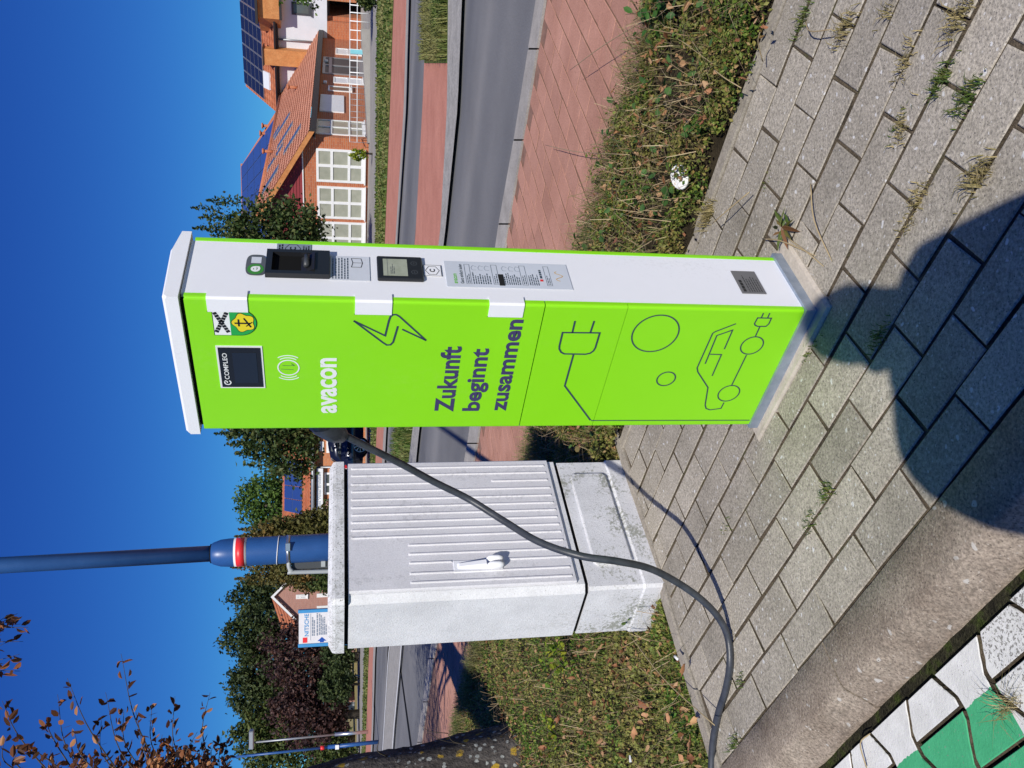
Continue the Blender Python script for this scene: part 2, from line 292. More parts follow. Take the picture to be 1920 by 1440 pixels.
# kerb of the near road: separate kerb blocks
nk = thing('near_road_kerb', 'pale concrete edging blocks between red path and near road', None, gnd(950, 440), kind='structure')
ys = [1700]; 
k_pts = []
y = 1700.0
while y > -240: k_pts.append(y); p = gnd(edge('B', y), y); y -= max(6.0, 1.0/ max(0.2, p.y)*820)
for a, b in zip(k_pts, k_pts[1:]):
    b2 = b+(a-b)*0.02
    q = [gnd(edge('B', a), a), gnd(edge('B', b2), b2), gnd(edge('C', b2), b2), gnd(edge('C', a), a)]
    mb = MB(); mb.hexa([(p.x, p.y, -0.12) for p in q]+[(p.x, p.y, 0.004) for p in q]); mb.build('kerb_block', M['gutter'], nk, True)
# ------------------------------------------------------------------ red path of 10 x 20 cm pavers
red = band('red_path', 'A', 'B', -0.010, M['redjoint'])
RA = [gnd(edge('A', y), y) for y in range(-260, 1801, 40)]; RB = [gnd(edge('B', y), y) for y in range(-260, 1801, 40)]
def s_of(p): return (p.x+p.y)*S2
def t_of(p): return (p.y-p.x)*S2
ta, sa = [t_of(p) for p in RA], [s_of(p) for p in RA]; tb, sb = [t_of(p) for p in RB], [s_of(p) for p in RB]
def px(p):
    d = Vector(p)-Vector((0, 0, EYE)); f = d.dot(_F); return 960+FPX*d.dot(_vx)/f, 1440-(720+FPX*d.dot(_ux)/f)
def stone_mesh(name, lx, ly, h, c, mat, jig=0.0, shear=0.0, side=None):
    mb = MB(); a, b = lx/2, ly/2
    o = [(-a, -b), (a, -b), (a, b), (-a, b)]; o = [(x+rng.uniform(-jig, jig)+shear*y_, y_+rng.uniform(-jig, jig)) for x, y_ in o]
    i_ = [(x-math.copysign(c, x), y_-math.copysign(c, y_)) for x, y_ in o]
    mb.mi = 1; mb.loft([[(*p, -h) for p in o], [(*p, -c*0.8) for p in o]]); mb.mi = 0; mb.loft([[(*p, -c*0.8) for p in o], [(*p, 0) for p in i_]], False, True)
    ob = mb.build(name, [mat, side or mat]); me = ob.data; bpy.data.objects.remove(ob); return me
redm = [stone_mesh('red_paver', 0.209, 0.1105, 0.03, 0.0022, M['red'], 0.0012, 0, M['redjoint']) for _ in range(4)]
cand = []
R45 = R(135)
for i in range(-6, 62):
    for j in range(-2, 14):
        t = 1.545-0.058+i*0.1185; s = 2.982+0.1075+(j-4)*0.215+(0.1075 if i % 2 else 0)
        lo = np.interp(t, ta, sa); hi = np.interp(t, tb, sb)
        if lo-0.03 < s < hi-0.11:
            p = ST(s, t); x, y_ = px(p); dist = p.length
            vis = -40 < y_ < 1480 and 780 < x < 1960 and not (1205 > y_ > 860 and x < 1160) and not (470 < y_ < 800)
            cand.append((0 if vis else 1, dist, s, t))
cand.sort(); rest = MB(); cnt = 0
for vis, dist, s, t in cand:
    z = rng.uniform(-0.0015, 0.0015)
    if cnt < 280 and not vis:
        o = link('paver', redm[rng.randrange(4)], red); o.location = ST(s, t, z); o.rotation_euler = (rng.gauss(0, 0.006), rng.gauss(0, 0.006), R(45)+rng.gauss(0, 0.006)); cnt += 1
    else:
        c_ = [ST(s+a*0.1045, t+b*0.0555) for a, b in ((-1, -1), (1, -1), (1, 1), (-1, 1))]
        rest.hexa([(p.x, p.y, -0.02) for p in c_]+[(p.x, p.y, z) for p in c_])
r_ = rest.build('far_pavers', M['red'], red); r_['kind'] = 'stuff'
# ------------------------------------------------------------------ grey pavement: 11 rows of pavers, grid measured from the photo
S0, ROW, LEN = 0.785, 0.1066, 0.2092; T_END = 2.30; SHEAR = 0.125
pave = MB(); pave.poly([ST(0.77, -1.6, -0.009), ST(1.99, -1.6, -0.009), ST(1.99, T_END+0.06, -0.009), ST(0.77, T_END+0.06, -0.009)][::-1]); pave = pave.build('pavement', M['dirt']); pave['kind'] = 'structure'
sm_ = [stone_mesh('paving_stone', LEN-0.0062, ROW-0.0072, 0.04, 0.0026, M['stone'], 0.0022, -SHEAR, M['dirt']) for _ in range(9)]
BN = Vector((0.1653, 1.699, 0)); BYAW = 0.776; BW, BD = 0.3767, 0.2039           # charging post: near corner, turn, width, depth
be1 = Vector((-math.cos(BYAW), math.sin(BYAW), 0)); be2 = Vector((math.sin(BYAW), math.cos(BYAW), 0))
def in_plinth(p, m=0.0):
    q = Vector((p.x, p.y, 0))-BN; a = q.dot(be1); b = q.dot(be2); return -0.035+m < a < BW+0.03-m and -0.028+m < b < BD+0.03-m
for k in range(11):
    sc_ = S0+ROW*(k+0.5)
    j0 = 0.90+0.1175*k
    n0 = math.floor((-1.4-j0)/LEN)
    for j in range(n0, n0+22):
        t0 = j0+j*LEN; t1 = t0+LEN
        if t0 > T_END-0.03: break
        t1c = min(t1, T_END); tm = (t0+t1c)/2
        runs = []; cur = None
        for q in range(41):                                # stones that meet the footing are cut short
            tq = t0+(t1c-t0)*q/40
            if in_plinth(ST(sc_, tq)): cur = None
            else:
                if cur is None: cur = [tq, tq]; runs.append(cur)
                cur[1] = tq
        for ra, rb in runs:
            if rb-ra < 0.018: continue
            o = link('paving_stone', sm_[rng.randrange(9)], pave); z = max(-0.0045, min(0.001, rng.gauss(0, 0.0014)-0.002))
            o.location = ST(sc_, (ra+rb)/2+0.004, z); o.rotation_euler = (rng.gauss(0, 0.010), rng.gauss(0, 0.006), R45+rng.gauss(0, 0.007)); o.scale = ((rb-ra)/LEN, 1, 1)
# low concrete edging along both planted sides
def edging(name, a, b, n, w=0.045, z=0.003):
    t = thing(name, None, None, a, kind='structure'); d = (b-a)/n; nn = Vector((-d.y, d.x, 0)).normalized()*w
    for i in range(n):
        p = a+d*i+d*0.004; q = a+d*(i+1)-d*0.004; dz = rng.gauss(0, 0.002)
        c_ = [p, q, q+nn, p+nn]; mb = MB()
        mb.loft([[(v.x, v.y, -0.12) for v in c_], [(v.x, v.y, z-0.006+dz) for v in c_], [tuple(v*0.9+sum(c_, Vector())*0.025)[:2]+(z+dz,) for v in c_]], False, True)
        mb.build('edging_stone', M['plinth2'], t, True)
M['plinth2'] = surf('edging_concrete', [(0.3, (0.27, 0.24, 0.195)), (0.7, (0.40, 0.36, 0.30))], 14, 0.92, 0, 0.4, 150, 0.004, fine=0.3, spec=0.2, var=0.06)
edging('verge_edging', ST(1.962, T_END+0.05), ST(1.962, -1.6), 4)
edging('bed_edging', ST(0.70, T_END+0.005), ST(2.06, T_END+0.005), 2)
# concrete footing under the charging post
ft = MB(); c_ = [BN+be1*a+be2*b for a, b in ((-0.040, -0.034), (BW+0.03, -0.030), (BW+0.034, BD+0.034), (-0.042, BD+0.030))]
ft.loft([[(p.x, p.y, -0.3) for p in c_], [(p.x, p.y, 0.001) for p in c_], [(p.x*0.97+sum((q.x for q in c_))/4*0.03, p.y*0.97+sum((q.y for q in c_))/4*0.03, 0.006) for p in c_]], False, True)
tag(ft.build('concrete_footing', M['plinth']), 'pale cast concrete footing under the lime green charging post', 'footing')
# ------------------------------------------------------------------ kerb stones to the parking bay
kb = thing('kerb', 'low rounded concrete kerb between grey pavers and parking bay', None, ST(0.70, 1.2), kind='structure')
prof = [(0.783, -0.22), (0.783, -0.003), (0.780, 0.001), (0.690, 0.000), (0.680, -0.002), (0.671, -0.007), (0.640, -0.046), (0.628, -0.058), (0.626, -0.22)]
for i in range(4):
    t0 = -1.42+i*1.003+0.0025; t1 = t0+0.998; mb = MB(); rr = []
    nseg = 24
    for j in range(nseg+1):
        t = t0+(t1-t0)*j/nseg; rr.append([ST(s+(rng.gauss(0, 0.0008)), t, z) for s, z in prof])
    mb.smooth = True; mb.loft(rr, False, False, False); mb.smooth = False
    i0 = mb.add(rr[0]); mb.face(*range(i0, i0+len(prof))); i0 = mb.add(rr[-1]); mb.face(*reversed(range(i0, i0+len(prof))))
    mb.build('kerb_stone', M['kerb'], kb, True)
# ------------------------------------------------------------------ parking bay of painted interlocking pavers
m, nt, p = new_mat('painted_paver'); pos = coords(nt, 'pos')
sx = nt.nodes.new('ShaderNodeSeparateXYZ'); nt.links.new(pos, sx.inputs[0])
def mth(op, a, b=None):
    n = nt.nodes.new('ShaderNodeMath'); n.operation = op
    for i, v in enumerate((a, b)):
        if v is None: continue
        if isinstance(v, (int, float)): n.inputs[i].default_value = v
        else: nt.links.new(v, n.inputs[i])
    return n.outputs[0]
s_ = mth('MULTIPLY', mth('ADD', sx.outputs[0], sx.outputs[1]), S2); t_ = mth('MULTIPLY', mth('SUBTRACT', sx.outputs[1], sx.outputs[0]), S2)
conc = ramp(nt, noise(nt, pos, 30, 5, 0.7), [(0.3, (0.16, 0.15, 0.13)), (0.7, (0.34, 0.33, 0.30))])
wobble = mth('MULTIPLY', mth('SUBTRACT', noise(nt, pos, 60, 2), 0.5), 0.012)
grn = mth('MULTIPLY', mth('LESS_THAN', mth('ADD', s_, wobble), 0.513), mth('GREATER_THAN', t_, 1.236))
paintc = mixc(nt, grn, ramp(nt, noise(nt, pos, 25, 3), [(0.3, (0.68, 0.67, 0.63)), (0.7, (0.80, 0.79, 0.75))]), ramp(nt, noise(nt, pos, 18, 3), [(0.3, (0.05, 0.37, 0.16)), (0.7, (0.075, 0.46, 0.21))]))
wear = noise(nt, pos, 150, 4, 0.7); big = noise(nt, pos, 9, 2)
right = mth('MULTIPLY', mth('LESS_THAN', t_, 1.222), 0.10)
w1 = mth('GREATER_THAN', mth('ADD', mth('ADD', wear, mth('MULTIPLY', big, 0.15)), right), 0.735)
nt.links.new(mixc(nt, w1, paintc, conc), p.inputs['Base Color']); p.inputs['Roughness'].default_value = 0.8; bump(nt, p, noise(nt, pos, 160, 4, 0.7), 0.45, 0.003); M['paint'] = m
ZP = -0.052
M['moss'] = surf('mossy_gutter', [(0.35, (0.03, 0.028, 0.02)), (0.5, (0.05, 0.048, 0.028)), (0.62, (0.055, 0.075, 0.02))], 22, 0.98, 0, 1.0, 130, 0.012, fine=0.5, spec=0.05)
mb = MB(); ng = 60
pk = MB(); pk.poly([ST(0.64, -1.6, ZP-0.016), ST(0.64, 4.5, ZP-0.016), ST(-1.6, 4.5, ZP-0.016), ST(-1.6, -1.6, ZP-0.016)]); park = pk.build('parking_bay', M['moss']); park['kind'] = 'structure'
PIT, AMP = 0.1325, 0.0185
def wav(s, ph):      # joint wiggle of the double-T shape
    u = ((s-ph)/0.2) % 1.0
    d = min(u, 1-u)*2      # 0 at this column's ends, 1 at the neighbour's ends
    return AMP*max(-1, min(1, (0.5-d)*3.2))
for j in range(-12, 12):
    tb0 = 1.2275+j*PIT; tb1 = tb0+PIT; ph = 0.618 if j % 2 == 0 else 0.518
    for q in range(-1, 8):
        s1 = ph-q*0.2; s0_ = s1-0.2; s1c = min(s1, 0.600+rng.uniform(-0.004, 0.004))
        if s1c-s0_ < 0.03: continue
        ss = np.linspace(s1c-0.005, s0_+0.005, 13); g = 0.0055
        lft = [(s, tb0-wav(s, ph)+g+rng.gauss(0, 0.0006)) for s in ss]; rgt = [(s, tb1+wav(s, ph)-g+rng.gauss(0, 0.0006)) for s in ss[::-1]]
        pl = lft+rgt; cs = sum(a for a, b in pl)/len(pl); ct = sum(b for a, b in pl)/len(pl)
        P = [ST(a, b) for a, b in pl]; Q = [ST(a+(cs-a)*0.018, b+(ct-b)*0.03) for a, b in pl]; dz = rng.gauss(0, 0.0012)
        mb = MB(); mb.mi = 1; mb.loft([[(v.x, v.y, ZP-0.05) for v in P], [(v.x, v.y, ZP-0.002+dz) for v in P]]); mb.mi = 0; mb.loft([[(v.x, v.y, ZP-0.002+dz) for v in P], [(v.x, v.y, ZP+dz) for v in Q]], False, True)
        mb.build('interlocking_paver', [M['paint'], M['dirt']], park)
# ================================================================== CHARGING POST
post = thing('charging_post', 'lime green electric car charging post with white sides and white cap', 'charging post', BN, -BYAW)
ZT, ZB, ZG1, ZG2 = 1.3442, 0.030, 0.6276, 0.4454
_inv = MW[post.name].inverted()
def plane_hit(x, y, axis, off):
    o_ = _inv @ Vector((0, 0, EYE)); d_ = _inv.to_3x3() @ ray(x, y); k = (off-o_[axis])/d_[axis]; return o_+d_*k
def fp(x, y): h = plane_hit(x, y, 1, 0.0); return Vector((h.x, h.z))
def sp(x, y): h = plane_hit(x, y, 0, 0.0); return Vector((h.y, h.z))
EPS = [0.0]
def onf(p): return (p.x, -EPS[0], p.y)
def ons(p): return (EPS[0], p.x, p.y)
def sheet_profile(x0, x1, ret, th=0.016, r=0.006):
    """plan of a front sheet from x0 to x1 with rounded corners and short returns round the sides"""
    pts = [(x0, ret)]
    for k in range(4): a = math.pi+k/3*math.pi/2; pts.append((x0+r+r*math.cos(a), r+r*math.sin(a)))
    for k in range(4): a = 1.5*math.pi+k/3*math.pi/2; pts.append((x1-r+r*math.cos(a), r+r*math.sin(a)))
    return pts+[(x1, ret), (x1-0.004, ret), (x1-0.004, th), (x0+0.004, th), (x0+0.004, ret)]
def panel(name, z0, z1, back=False):
    pts = sheet_profile(-BW, 0.0, 0.0145)
    if back: pts = [(x, BD-y) for x, y in pts][::-1]
    mb = MB(); mb.prism(pts, z0, z1); return mb.build(name, M['green'], post)
door = panel('front_door', ZG1+0.0012, ZT); panel('front_panel', ZG2+0.0006, ZG1-0.0012); panel('front_panel', ZB+0.001, ZG2-0.0006); panel('back_door', ZB+0.001, ZT, True)
mb = MB(); mb.box(-BW+0.001, -0.0012, 0.0155, BD-0.0155, ZB, ZT+0.0065); mb.build('side_wall', M['white'], post)
mb = MB(); mb.box(-BW+0.012, -0.012, 0.006, BD-0.006, ZB+0.01, ZT+0.009); mb.build('inner_core', M['gap'], post)
mb = MB(); mb.box(-BW-0.004, 0.006, -0.006, BD+0.006, 0.004, ZB+0.0005, 0.0); mb.mi = 0; base = mb.build('base_frame', M['galv'], post)
# cap: bent sheet with a chamfer towards the back
zc = ZT+0.008
prof_ = [(-0.007, zc), (BD+0.007, zc), (BD+0.007, zc+0.019), (BD*0.73, zc+0.034), (0.000, zc+0.030), (-0.007, zc+0.024)]
mb = MB(); x0, x1 = -BW-0.006, 0.006
mb.loft([[(x0+0.004, y+(0.004 if y < 0 else -0.004 if y > BD else 0), z-(0.003 if z > zc+0.01 else 0)) for y, z in prof_], [(x0, y, z-(0.004 if z > zc+0.02 else 0)) for y, z in prof_], [(x0+0.006, y, z) for y, z in prof_], [(x1-0.006, y, z) for y, z in prof_], [(x1, y, z-(0.004 if z > zc+0.02 else 0)) for y, z in prof_], [(x1-0.004+0.004, y, z-(0.005 if z > zc+0.02 else 0)) for y, z in prof_]], True, True)
mb.build('cap', M['white'], post)
# white hinge covers that wrap the near edge
for xa, xb in ((386, 463), (666, 736), (920, 986)):
    za = fp(xa, 560).y; zb_ = fp(xb, 560).y; mb = MB(); e = 0.0022
    pts = [(-0.0335, 0.0), (-0.0335, -e), (-0.002, -e), (e*0.9, 0.0015), (e, 0.004), (e, 0.022), (0.0, 0.022), (0.0, 0.004), (-0.003, 0.0)]
    mb.prism(pts, zb_, za); h_ = mb.build('hinge_cover', M['white'], post)
    mb = MB(); mb.box(-0.0345, -0.0335+0.0004, -0.0012, 0.001, zb_-0.001, za+0.001); mb.build('hinge_gap', M['gap'], h_)
def rect_px(fn, pts):
    q = [fn(*p) for p in pts]; return min(p.x for p in q), max(p.x for p in q), min(p.y for p in q), max(p.y for p in q)
def mean_rect(fn, tl, bl, br, tr):      # tl = upright top-left ... as pixels
    a, b, c, d = fn(*tl), fn(*bl), fn(*br), fn(*tr)
    return (a.x+b.x)/2, (c.x+d.x)/2, (b.y+c.y)/2, (a.y+d.y)/2
def fbox(name, r, e0, e1, mat, parent, bev=0.0):
    mb = MB(); mb.box(r[0], r[1], -e1, -e0, r[2], r[3], bev); return mb.build(name, mat, parent)
def sbox(name, r, e0, e1, mat, parent, bev=0.0):
    mb = MB(); mb.box(e0, e1, r[0], r[1], r[2], r[3], bev); return mb.build(name, mat, parent)
# --- display
r = mean_rect(fp, (414, 727), (497, 726), (492, 648), (404, 648))
dsp = fbox('display', r, -0.002, 0.0016, M['whiteplastic'], post)
r2 = (r[0]+0.004, r[1]-0.004, r[2]+0.004, r[3]-0.004); fbox('bezel', r2, 0.0, 0.0028, M['black'], dsp)
r3 = mean_rect(fp, (440.6, 716), (485, 716), (480.5, 660), (436, 659)); fbox('screen', r3, 0.001, 0.0034, M['screen'], dsp)
EPS[0] = 0.0037
h0 = r2[3]-0.0042
text_mesh('lettering', 'COMPLEO', onf, r2[0]+0.024, r2[1]-0.014, h0-0.0125, h0-0.003, M['whiteprint'], dsp, 0.01)
mb = MB(); cx, cy = r2[0]+0.0145, h0-0.0078
mb.stroke([(cx+0.0062*math.cos(a), cy+0.0062*math.sin(a)) for a in np.linspace(R(60), R(330), 14)], 0.0024, False, onf); mb.stroke([(cx-0.001, cy+0.001), (cx+0.003, cy+0.001), (cx+0.006, cy+0.0055)], 0.0022, False, onf)
mb.build('maker_mark', M['whiteprint'], dsp)
# --- coat of arms
EPS[0] = 0.0008
q = [fp(396, 578), fp(402, 628)]; sw = abs(q[1].x-q[0].x); scx = (q[0].x+q[1].x)/2; stop = (q[0].y+q[1].y)/2; sbot = fp(482, 604).y; smid = fp(431, 602).y
def shield(w_, top, bot, n=14):
    pts = [(scx-w_/2, top), (scx+w_/2, top)]; rr = w_/2; yy = bot+rr*0.98
    for k in range(n+1): a = -math.pi*k/n; pts.append((scx+rr*math.cos(a), yy+rr*0.98*math.sin(a)))
    return [Vector(p) for p in pts]
def fpoly(name, pts, e, mat, parent):
    mb = MB(); mb.poly([(p[0], -e, p[1]) for p in pts]); return mb.build(name, mat, parent)
M['armsgreen'] = plain('shield_green', (0.02, 0.38, 0.07), 0.5); M['armsyellow'] = plain('shield_yellow', (0.80, 0.66, 0.02), 0.5); M['blackprint'] = plain('black_print', (0.012, 0.012, 0.012), 0.5)
arms = fpoly('coat_of_arms', shield(sw, stop, sbot), 0.0008, M['blackprint'], post)
b_ = 0.0014; fpoly('lower_field', shield(sw-2*b_, smid, sbot+b_), 0.0012, M['armsgreen'], arms); fpoly('upper_field', [(scx-sw/2+b_, smid), (scx+sw/2-b_, smid), (scx+sw/2-b_, stop-b_), (scx-sw/2+b_, stop-b_)], 0.0012, M['whiteprint'], arms)
ry = smid-(smid-sbot)*0.50; rr = sw*0.32; pts = []
for k in range(40):
    a = 2*math.pi*k/40; rad = rr*(1+0.12*math.cos(5*(a-math.pi/2))); pts.append((scx+rad*math.cos(a), ry+rad*0.92*math.sin(a)))
fpoly('rose', [((x-scx)*1.07+scx, (y-ry)*1.07+ry) for x, y in pts], 0.0014, M['blackprint'], arms); fpoly('rose_petals', pts, 0.0017, M['armsyellow'], arms)
EPS[0] = 0.0021; mb = MB(); w_ = 0.0038
mb.stroke([(scx-0.001, ry+rr*0.78), (scx-0.001, ry-rr*0.55)], w_, False, onf); mb.stroke([(scx-rr*0.42, ry+rr*0.42), (scx+rr*0.42, ry+rr*0.42)], w_*0.9, False, onf)
mb.stroke([(scx-rr*0.5, ry-rr*0.62), (scx+rr*0.55, ry-rr*0.05)], w_*0.9, False, onf); mb.stroke([(scx-rr*0.4, ry-rr*0.2), (scx+rr*0.1, ry-rr*0.75)], w_*0.6, False, onf)
mb.build('crosses', M['blackprint'], arms)
EPS[0] = 0.0016; mb = MB(); uy = (stop+smid)/2; hw, hh = sw*0.38, (stop-smid)*0.37
for sg in (-1, 1):
    for k in range(8):
        u0 = -1+k*0.25+0.02; u1 = u0+0.21; mb.stroke([(scx+sg*hw*u0, uy+hh*u0), (scx+sg*hw*u1, uy+hh*u1)], 0.0075+0.0012*rng.random(), False, onf)
mb.build('crossed_logs', M['blackprint'], arms)
# --- contactless card symbol
EPS[0] = 0.0008; c0 = fp(541, 689); mb = MB()
def circ(c, r_, a0=0, a1=360, n=40, sy=1.0): return [(c.x+r_*math.cos(R(a)), c.y+r_*sy*math.sin(R(a))) for a in np.linspace(a0, a1, n+1)]
mb.stroke(circ(c0, 0.0215)[:-1], 0.0028, True, onf)
for sg in (0, 180):
    for rr in (0.0285, 0.0350): mb.stroke(circ(c0, rr, sg-36, sg+36, 12), 0.0024, False, onf)
mb.build('contactless_symbol', M['whiteprint'], post)
mb = MB(); mb.stroke([(c0.x+0.006, c0.y+0.012), (c0.x+0.006, c0.y-0.012), (c0.x+0.012, c0.y-0.006)], 0.0012, False, onf); mb.stroke([(c0.x-0.004, c0.y+0.016), (c0.x-0.006, c0.y-0.010)], 0.0010, False, onf); mb.build('card_scratches', M['green2'] if 'green2' in M else M['ink2'], post)
# --- lettering
def word(body, bl, top, br, mat, asc, desc, bold):
    a, t, b = fp(*bl), fp(*top), fp(*br); H = t.y-a.y; text_mesh('lettering', body, onf, a.x, b.x, (a.y+b.y)/2-desc*H, (a.y+b.y)/2+asc*H, mat, post, bold)
word('avacon', (632, 774), (602, 774), (632, 671), M['whiteprint'], 1.0, 0.0, 0.028)
word('Zukunft', (850, 771.5), (816, 770), (866.5, 649), M['ink'], 1.06, 0.0, 0.03)
word('beginnt', (898.6, 770), (865.6, 770), (919, 653), M['ink'], 1.0, 0.27, 0.03)
word('zusammen', (948, 770), (926, 770), (983, 599), M['ink'], 1.02, 0.0, 0.03)
# --- line drawings
def line(name, lists, wd, mat=None):
    first = None
    for pts, cl in lists:
        mb = MB(); P = [fp(*p) for p in pts]; mb.stroke([(p.x, p.y) for p in P], wd, cl, onf); o = mb.build(name, mat or M['ink2'], post); first = first or o
    return first
line('lightning_drawing', [([(663, 601), (722, 629), (729, 601), (732, 593), (737, 589.5), (743, 589.5), (749, 593), (799, 638)], False), ([(663, 601), (718, 642), (725, 646.5), (732, 646), (737, 641), (746, 611)], False), ([(754, 617), (799, 638)], False)], 0.0040)
Z3 = lambda l: [(a/3.2+1000, b/3.2+420) for a, b in l]
line('plug_drawing', [(Z3([(250, 580), (233, 652)]), False), (Z3([(365, 580), (341, 652)]), False), (Z3([(175, 650), (398, 652), (372, 740), (360, 760), (340, 774), (312, 780), (185, 778), (166, 768), (155, 748), (156, 730)]), True), (Z3([(240, 783), (188, 970), (342, 1176)]), False)], 0.0042)
line('cord_drawing', [(Z3([(345, 1178), (1296, 1176)]), False)], 0.0030)
for (a, b), rr in (((732, 657), 0.0535), ((796, 928), 0.0222)):
    c = fp(*Z3([(a, b)])[0]); mb = MB(); mb.stroke(circ(c, rr, n=44)[:-1], 0.0034, True, onf); mb.build('circle_drawing', M['ink2'], post)
car = line('car_drawing', [(Z3([(1215, 597), (1090, 645), (1075, 655), (982, 862), (986, 886), (1047, 980), (1030, 1085), (1036, 1106), (1060, 1114), (1125, 1105), (1143, 1070)]), False), (Z3([(1145, 750), (1195, 635), (1100, 668), (1030, 838)]), False), (Z3([(1060, 780), (1128, 782), (1072, 910)]), False), (Z3([(1190, 965), (1278, 785)]), False), (Z3([(1332, 672), (1358, 615)]), False), (Z3([(1345, 562), (1428, 564), (1412, 598), (1395, 613), (1345, 613), (1330, 606), (1326, 596)]), True), (Z3([(1380, 533), (1367, 562)]), False), (Z3([(1418, 533), (1405, 562)]), False)], 0.0032)
for (a, b) in ((1311, 728), (1172, 1015)):
    c = fp(*Z3([(a, b)])[0]); mb = MB(); mb.stroke(circ(c, 0.0268, n=36)[:-1], 0.0032, True, onf); mb.build('wheel_drawing', M['ink2'], post)
# --- white side: stickers, socket, meter window, poster, type plate (their square codes are left blank)
def sr(pts): return rect_px(sp, pts)
M['stick'] = plain('pale_sticker', (0.62, 0.65, 0.70), 0.5); M['stickgrey'] = plain('grey_sticker', (0.22, 0.26, 0.32), 0.5); M['stickdark'] = plain('dark_sticker', (0.10, 0.11, 0.12), 0.5); M['ecogreen'] = plain('sticker_green', (0.05, 0.25, 0.035), 0.5)
def srect(a, b): return mean_rect(sp, (a[0], b[1]), (b[0], b[1]), (b[0], a[1]), (a[0], a[1]))
r = srect((461, 478), (499, 517)); cx, cy = (r[0]+r[1])/2, (r[2]+r[3])/2; W2, H2 = (r[1]-r[0])/2, (r[3]-r[2])/2
mb = MB(); k_ = [(cx+W2*math.copysign(abs(math.cos(a))**0.6, math.cos(a)), cy+H2*math.copysign(abs(math.sin(a))**0.6, math.sin(a))) for a in np.linspace(0, 2*math.pi, 33)[:-1]]
mb.poly([(0.0009, *p) for p in k_]); stk = mb.build('eco_sticker', M['stickdark'], post)
gx = cx-W2*0.42; mb = MB(); mb.poly([(0.0014, gx+W2*0.5*math.cos(a), cy+H2*0.82*math.sin(a)) for a in np.linspace(0, 2*math.pi, 25)[:-1]]); mb.build('disc', M['ecogreen'], stk)
EPS[0] = 0.0019; text_mesh('lettering', 'e', ons, gx-W2*0.27, gx+W2*0.27, cy-H2*0.48, cy+H2*0.48, M['whiteprint'], stk, 0.03)
mb = MB(); mb.poly([(0.0014, cx+W2*a, cy+H2*b) for a, b in ((0.15, -0.5), (0.75, -0.5), (0.75, 0.5), (0.15, 0.5))]); mb.build('blank_field', M['stick'], stk)
# charging socket: raised frame round a deep dark recess with a flap
r = srect((499, 476), (618, 521)); a0, a1, z0, z1 = r; sk = MB(); fz = z0+(z1-z0)*0.13
for bx in ((a0, a0+0.010, z0, z1), (a1-0.010, a1, z0, z1), (a0+0.010, a1-0.010, z1-0.012, z1), (a0+0.010, a1-0.010, z0, z0+0.030)): sk.box(-0.004, 0.011, *bx)
sock = sk.build('charging_socket', M['black'], post)
mb = MB(); mb.box(-0.003, 0.0005, a0+0.009, a1-0.009, z0+0.028, z1-0.011); mb.build('recess', M['gap'], sock)
mb = MB(); mb.hexa([(0.0, a0+0.012, z0+0.03), (0.016, a0+0.012, z0+0.03), (0.016, a1-0.012, z0+0.03), (0.0, a1-0.012, z0+0.03), (0.0, a0+0.014, z0+0.058), (0.004, a0+0.014, z0+0.050), (0.004, a1-0.014, z0+0.050), (0.0, a1-0.014, z0+0.058)]); mb.build('flap', M['black'], sock)
mb = MB(); mb.tube([(0.012, (a0+a1)/2-0.016, z0+0.046), (0.014, (a0+a1)/2+0.016, z0+0.046)], 0.006, 10); mb.build('flap_grip', M['darkpanel'], sock)
r = srect((519, 458), (583, 476)); gl = sbox('grey_label', r, 0.0, 0.0009, M['stickgrey'], post)
def hexagon(r, k=0.3):
    cx, cy, w_, h_ = (r[0]+r[1])/2, (r[2]+r[3])/2, (r[1]-r[0])/2, (r[3]-r[2])/2
    return [(cx, cy+h_), (cx+w_, cy+h_*0.5), (cx+w_, cy-h_*0.5), (cx, cy-h_), (cx-w_, cy-h_*0.5), (cx-w_, cy+h_*0.5)]
def c_mark(r, parent, e, wd=0.0012):
    EPS[0] = e; mb = MB(); mb.stroke(hexagon(r), wd, True, ons); mb.build('hexagon_mark', M['blackprint'], parent); cx, cy = (r[0]+r[1])/2, (r[2]+r[3])/2; w_, h_ = (r[1]-r[0])*0.2, (r[3]-r[2])*0.2
    text_mesh('lettering', 'C', ons, cx-w_, cx+w_, cy-h_, cy+h_, M['blackprint'], parent, 0.03)
H_ = r[3]-r[2]; c_mark((r[0]+0.003, r[1]-0.003, r[3]-H_*0.70, r[3]-H_*0.24), gl, 0.0013)
def rows(name, r, n, parent, e, mat, fill=0.55, ragged=0.35):
    EPS[0] = e; mb = MB(); hh = (r[3]-r[2])/n
    for i in range(n):
        zz = r[3]-hh*(i+0.5); x = r[0]; end = r[1]-(r[1]-r[0])*rng.random()*ragged
        while x < end-0.001:
            w_ = min(end-x, rng.uniform(0.004, 0.011)); mb.quad(ons(Vector((x, zz-hh*fill/2))), ons(Vector((x+w_, zz-hh*fill/2))), ons(Vector((x+w_, zz+hh*fill/2))), ons(Vector((x, zz+hh*fill/2)))); x += w_+0.0016
    return mb.build(name, mat, parent)
rows('print_lines', (r[0]+0.003, r[1]-0.003, r[3]-H_*0.2, r[3]-H_*0.04), 2, gl, 0.0013, M['blackprint']); rows('print_lines', (r[0]+0.003, r[1]-0.003, r[2]+H_*0.03, r[2]+H_*0.25), 3, gl, 0.0013, M['blackprint'])
r = srect((619, 481), (693, 526)); sh = sbox('info_sheet', r, 0.0, 0.0007, M['stick'], post); H_ = r[3]-r[2]
rows('print_lines', (r[0]+0.004, r[1]-0.006, r[3]-H_*0.48, r[3]-H_*0.03), 6, sh, 0.0011, M['ink2'], 0.4, 0.1); EPS[0] = 0.0011; mb = MB(); bx, bz = r[0]+(r[1]-r[0])*0.72, r[2]+H_*0.34
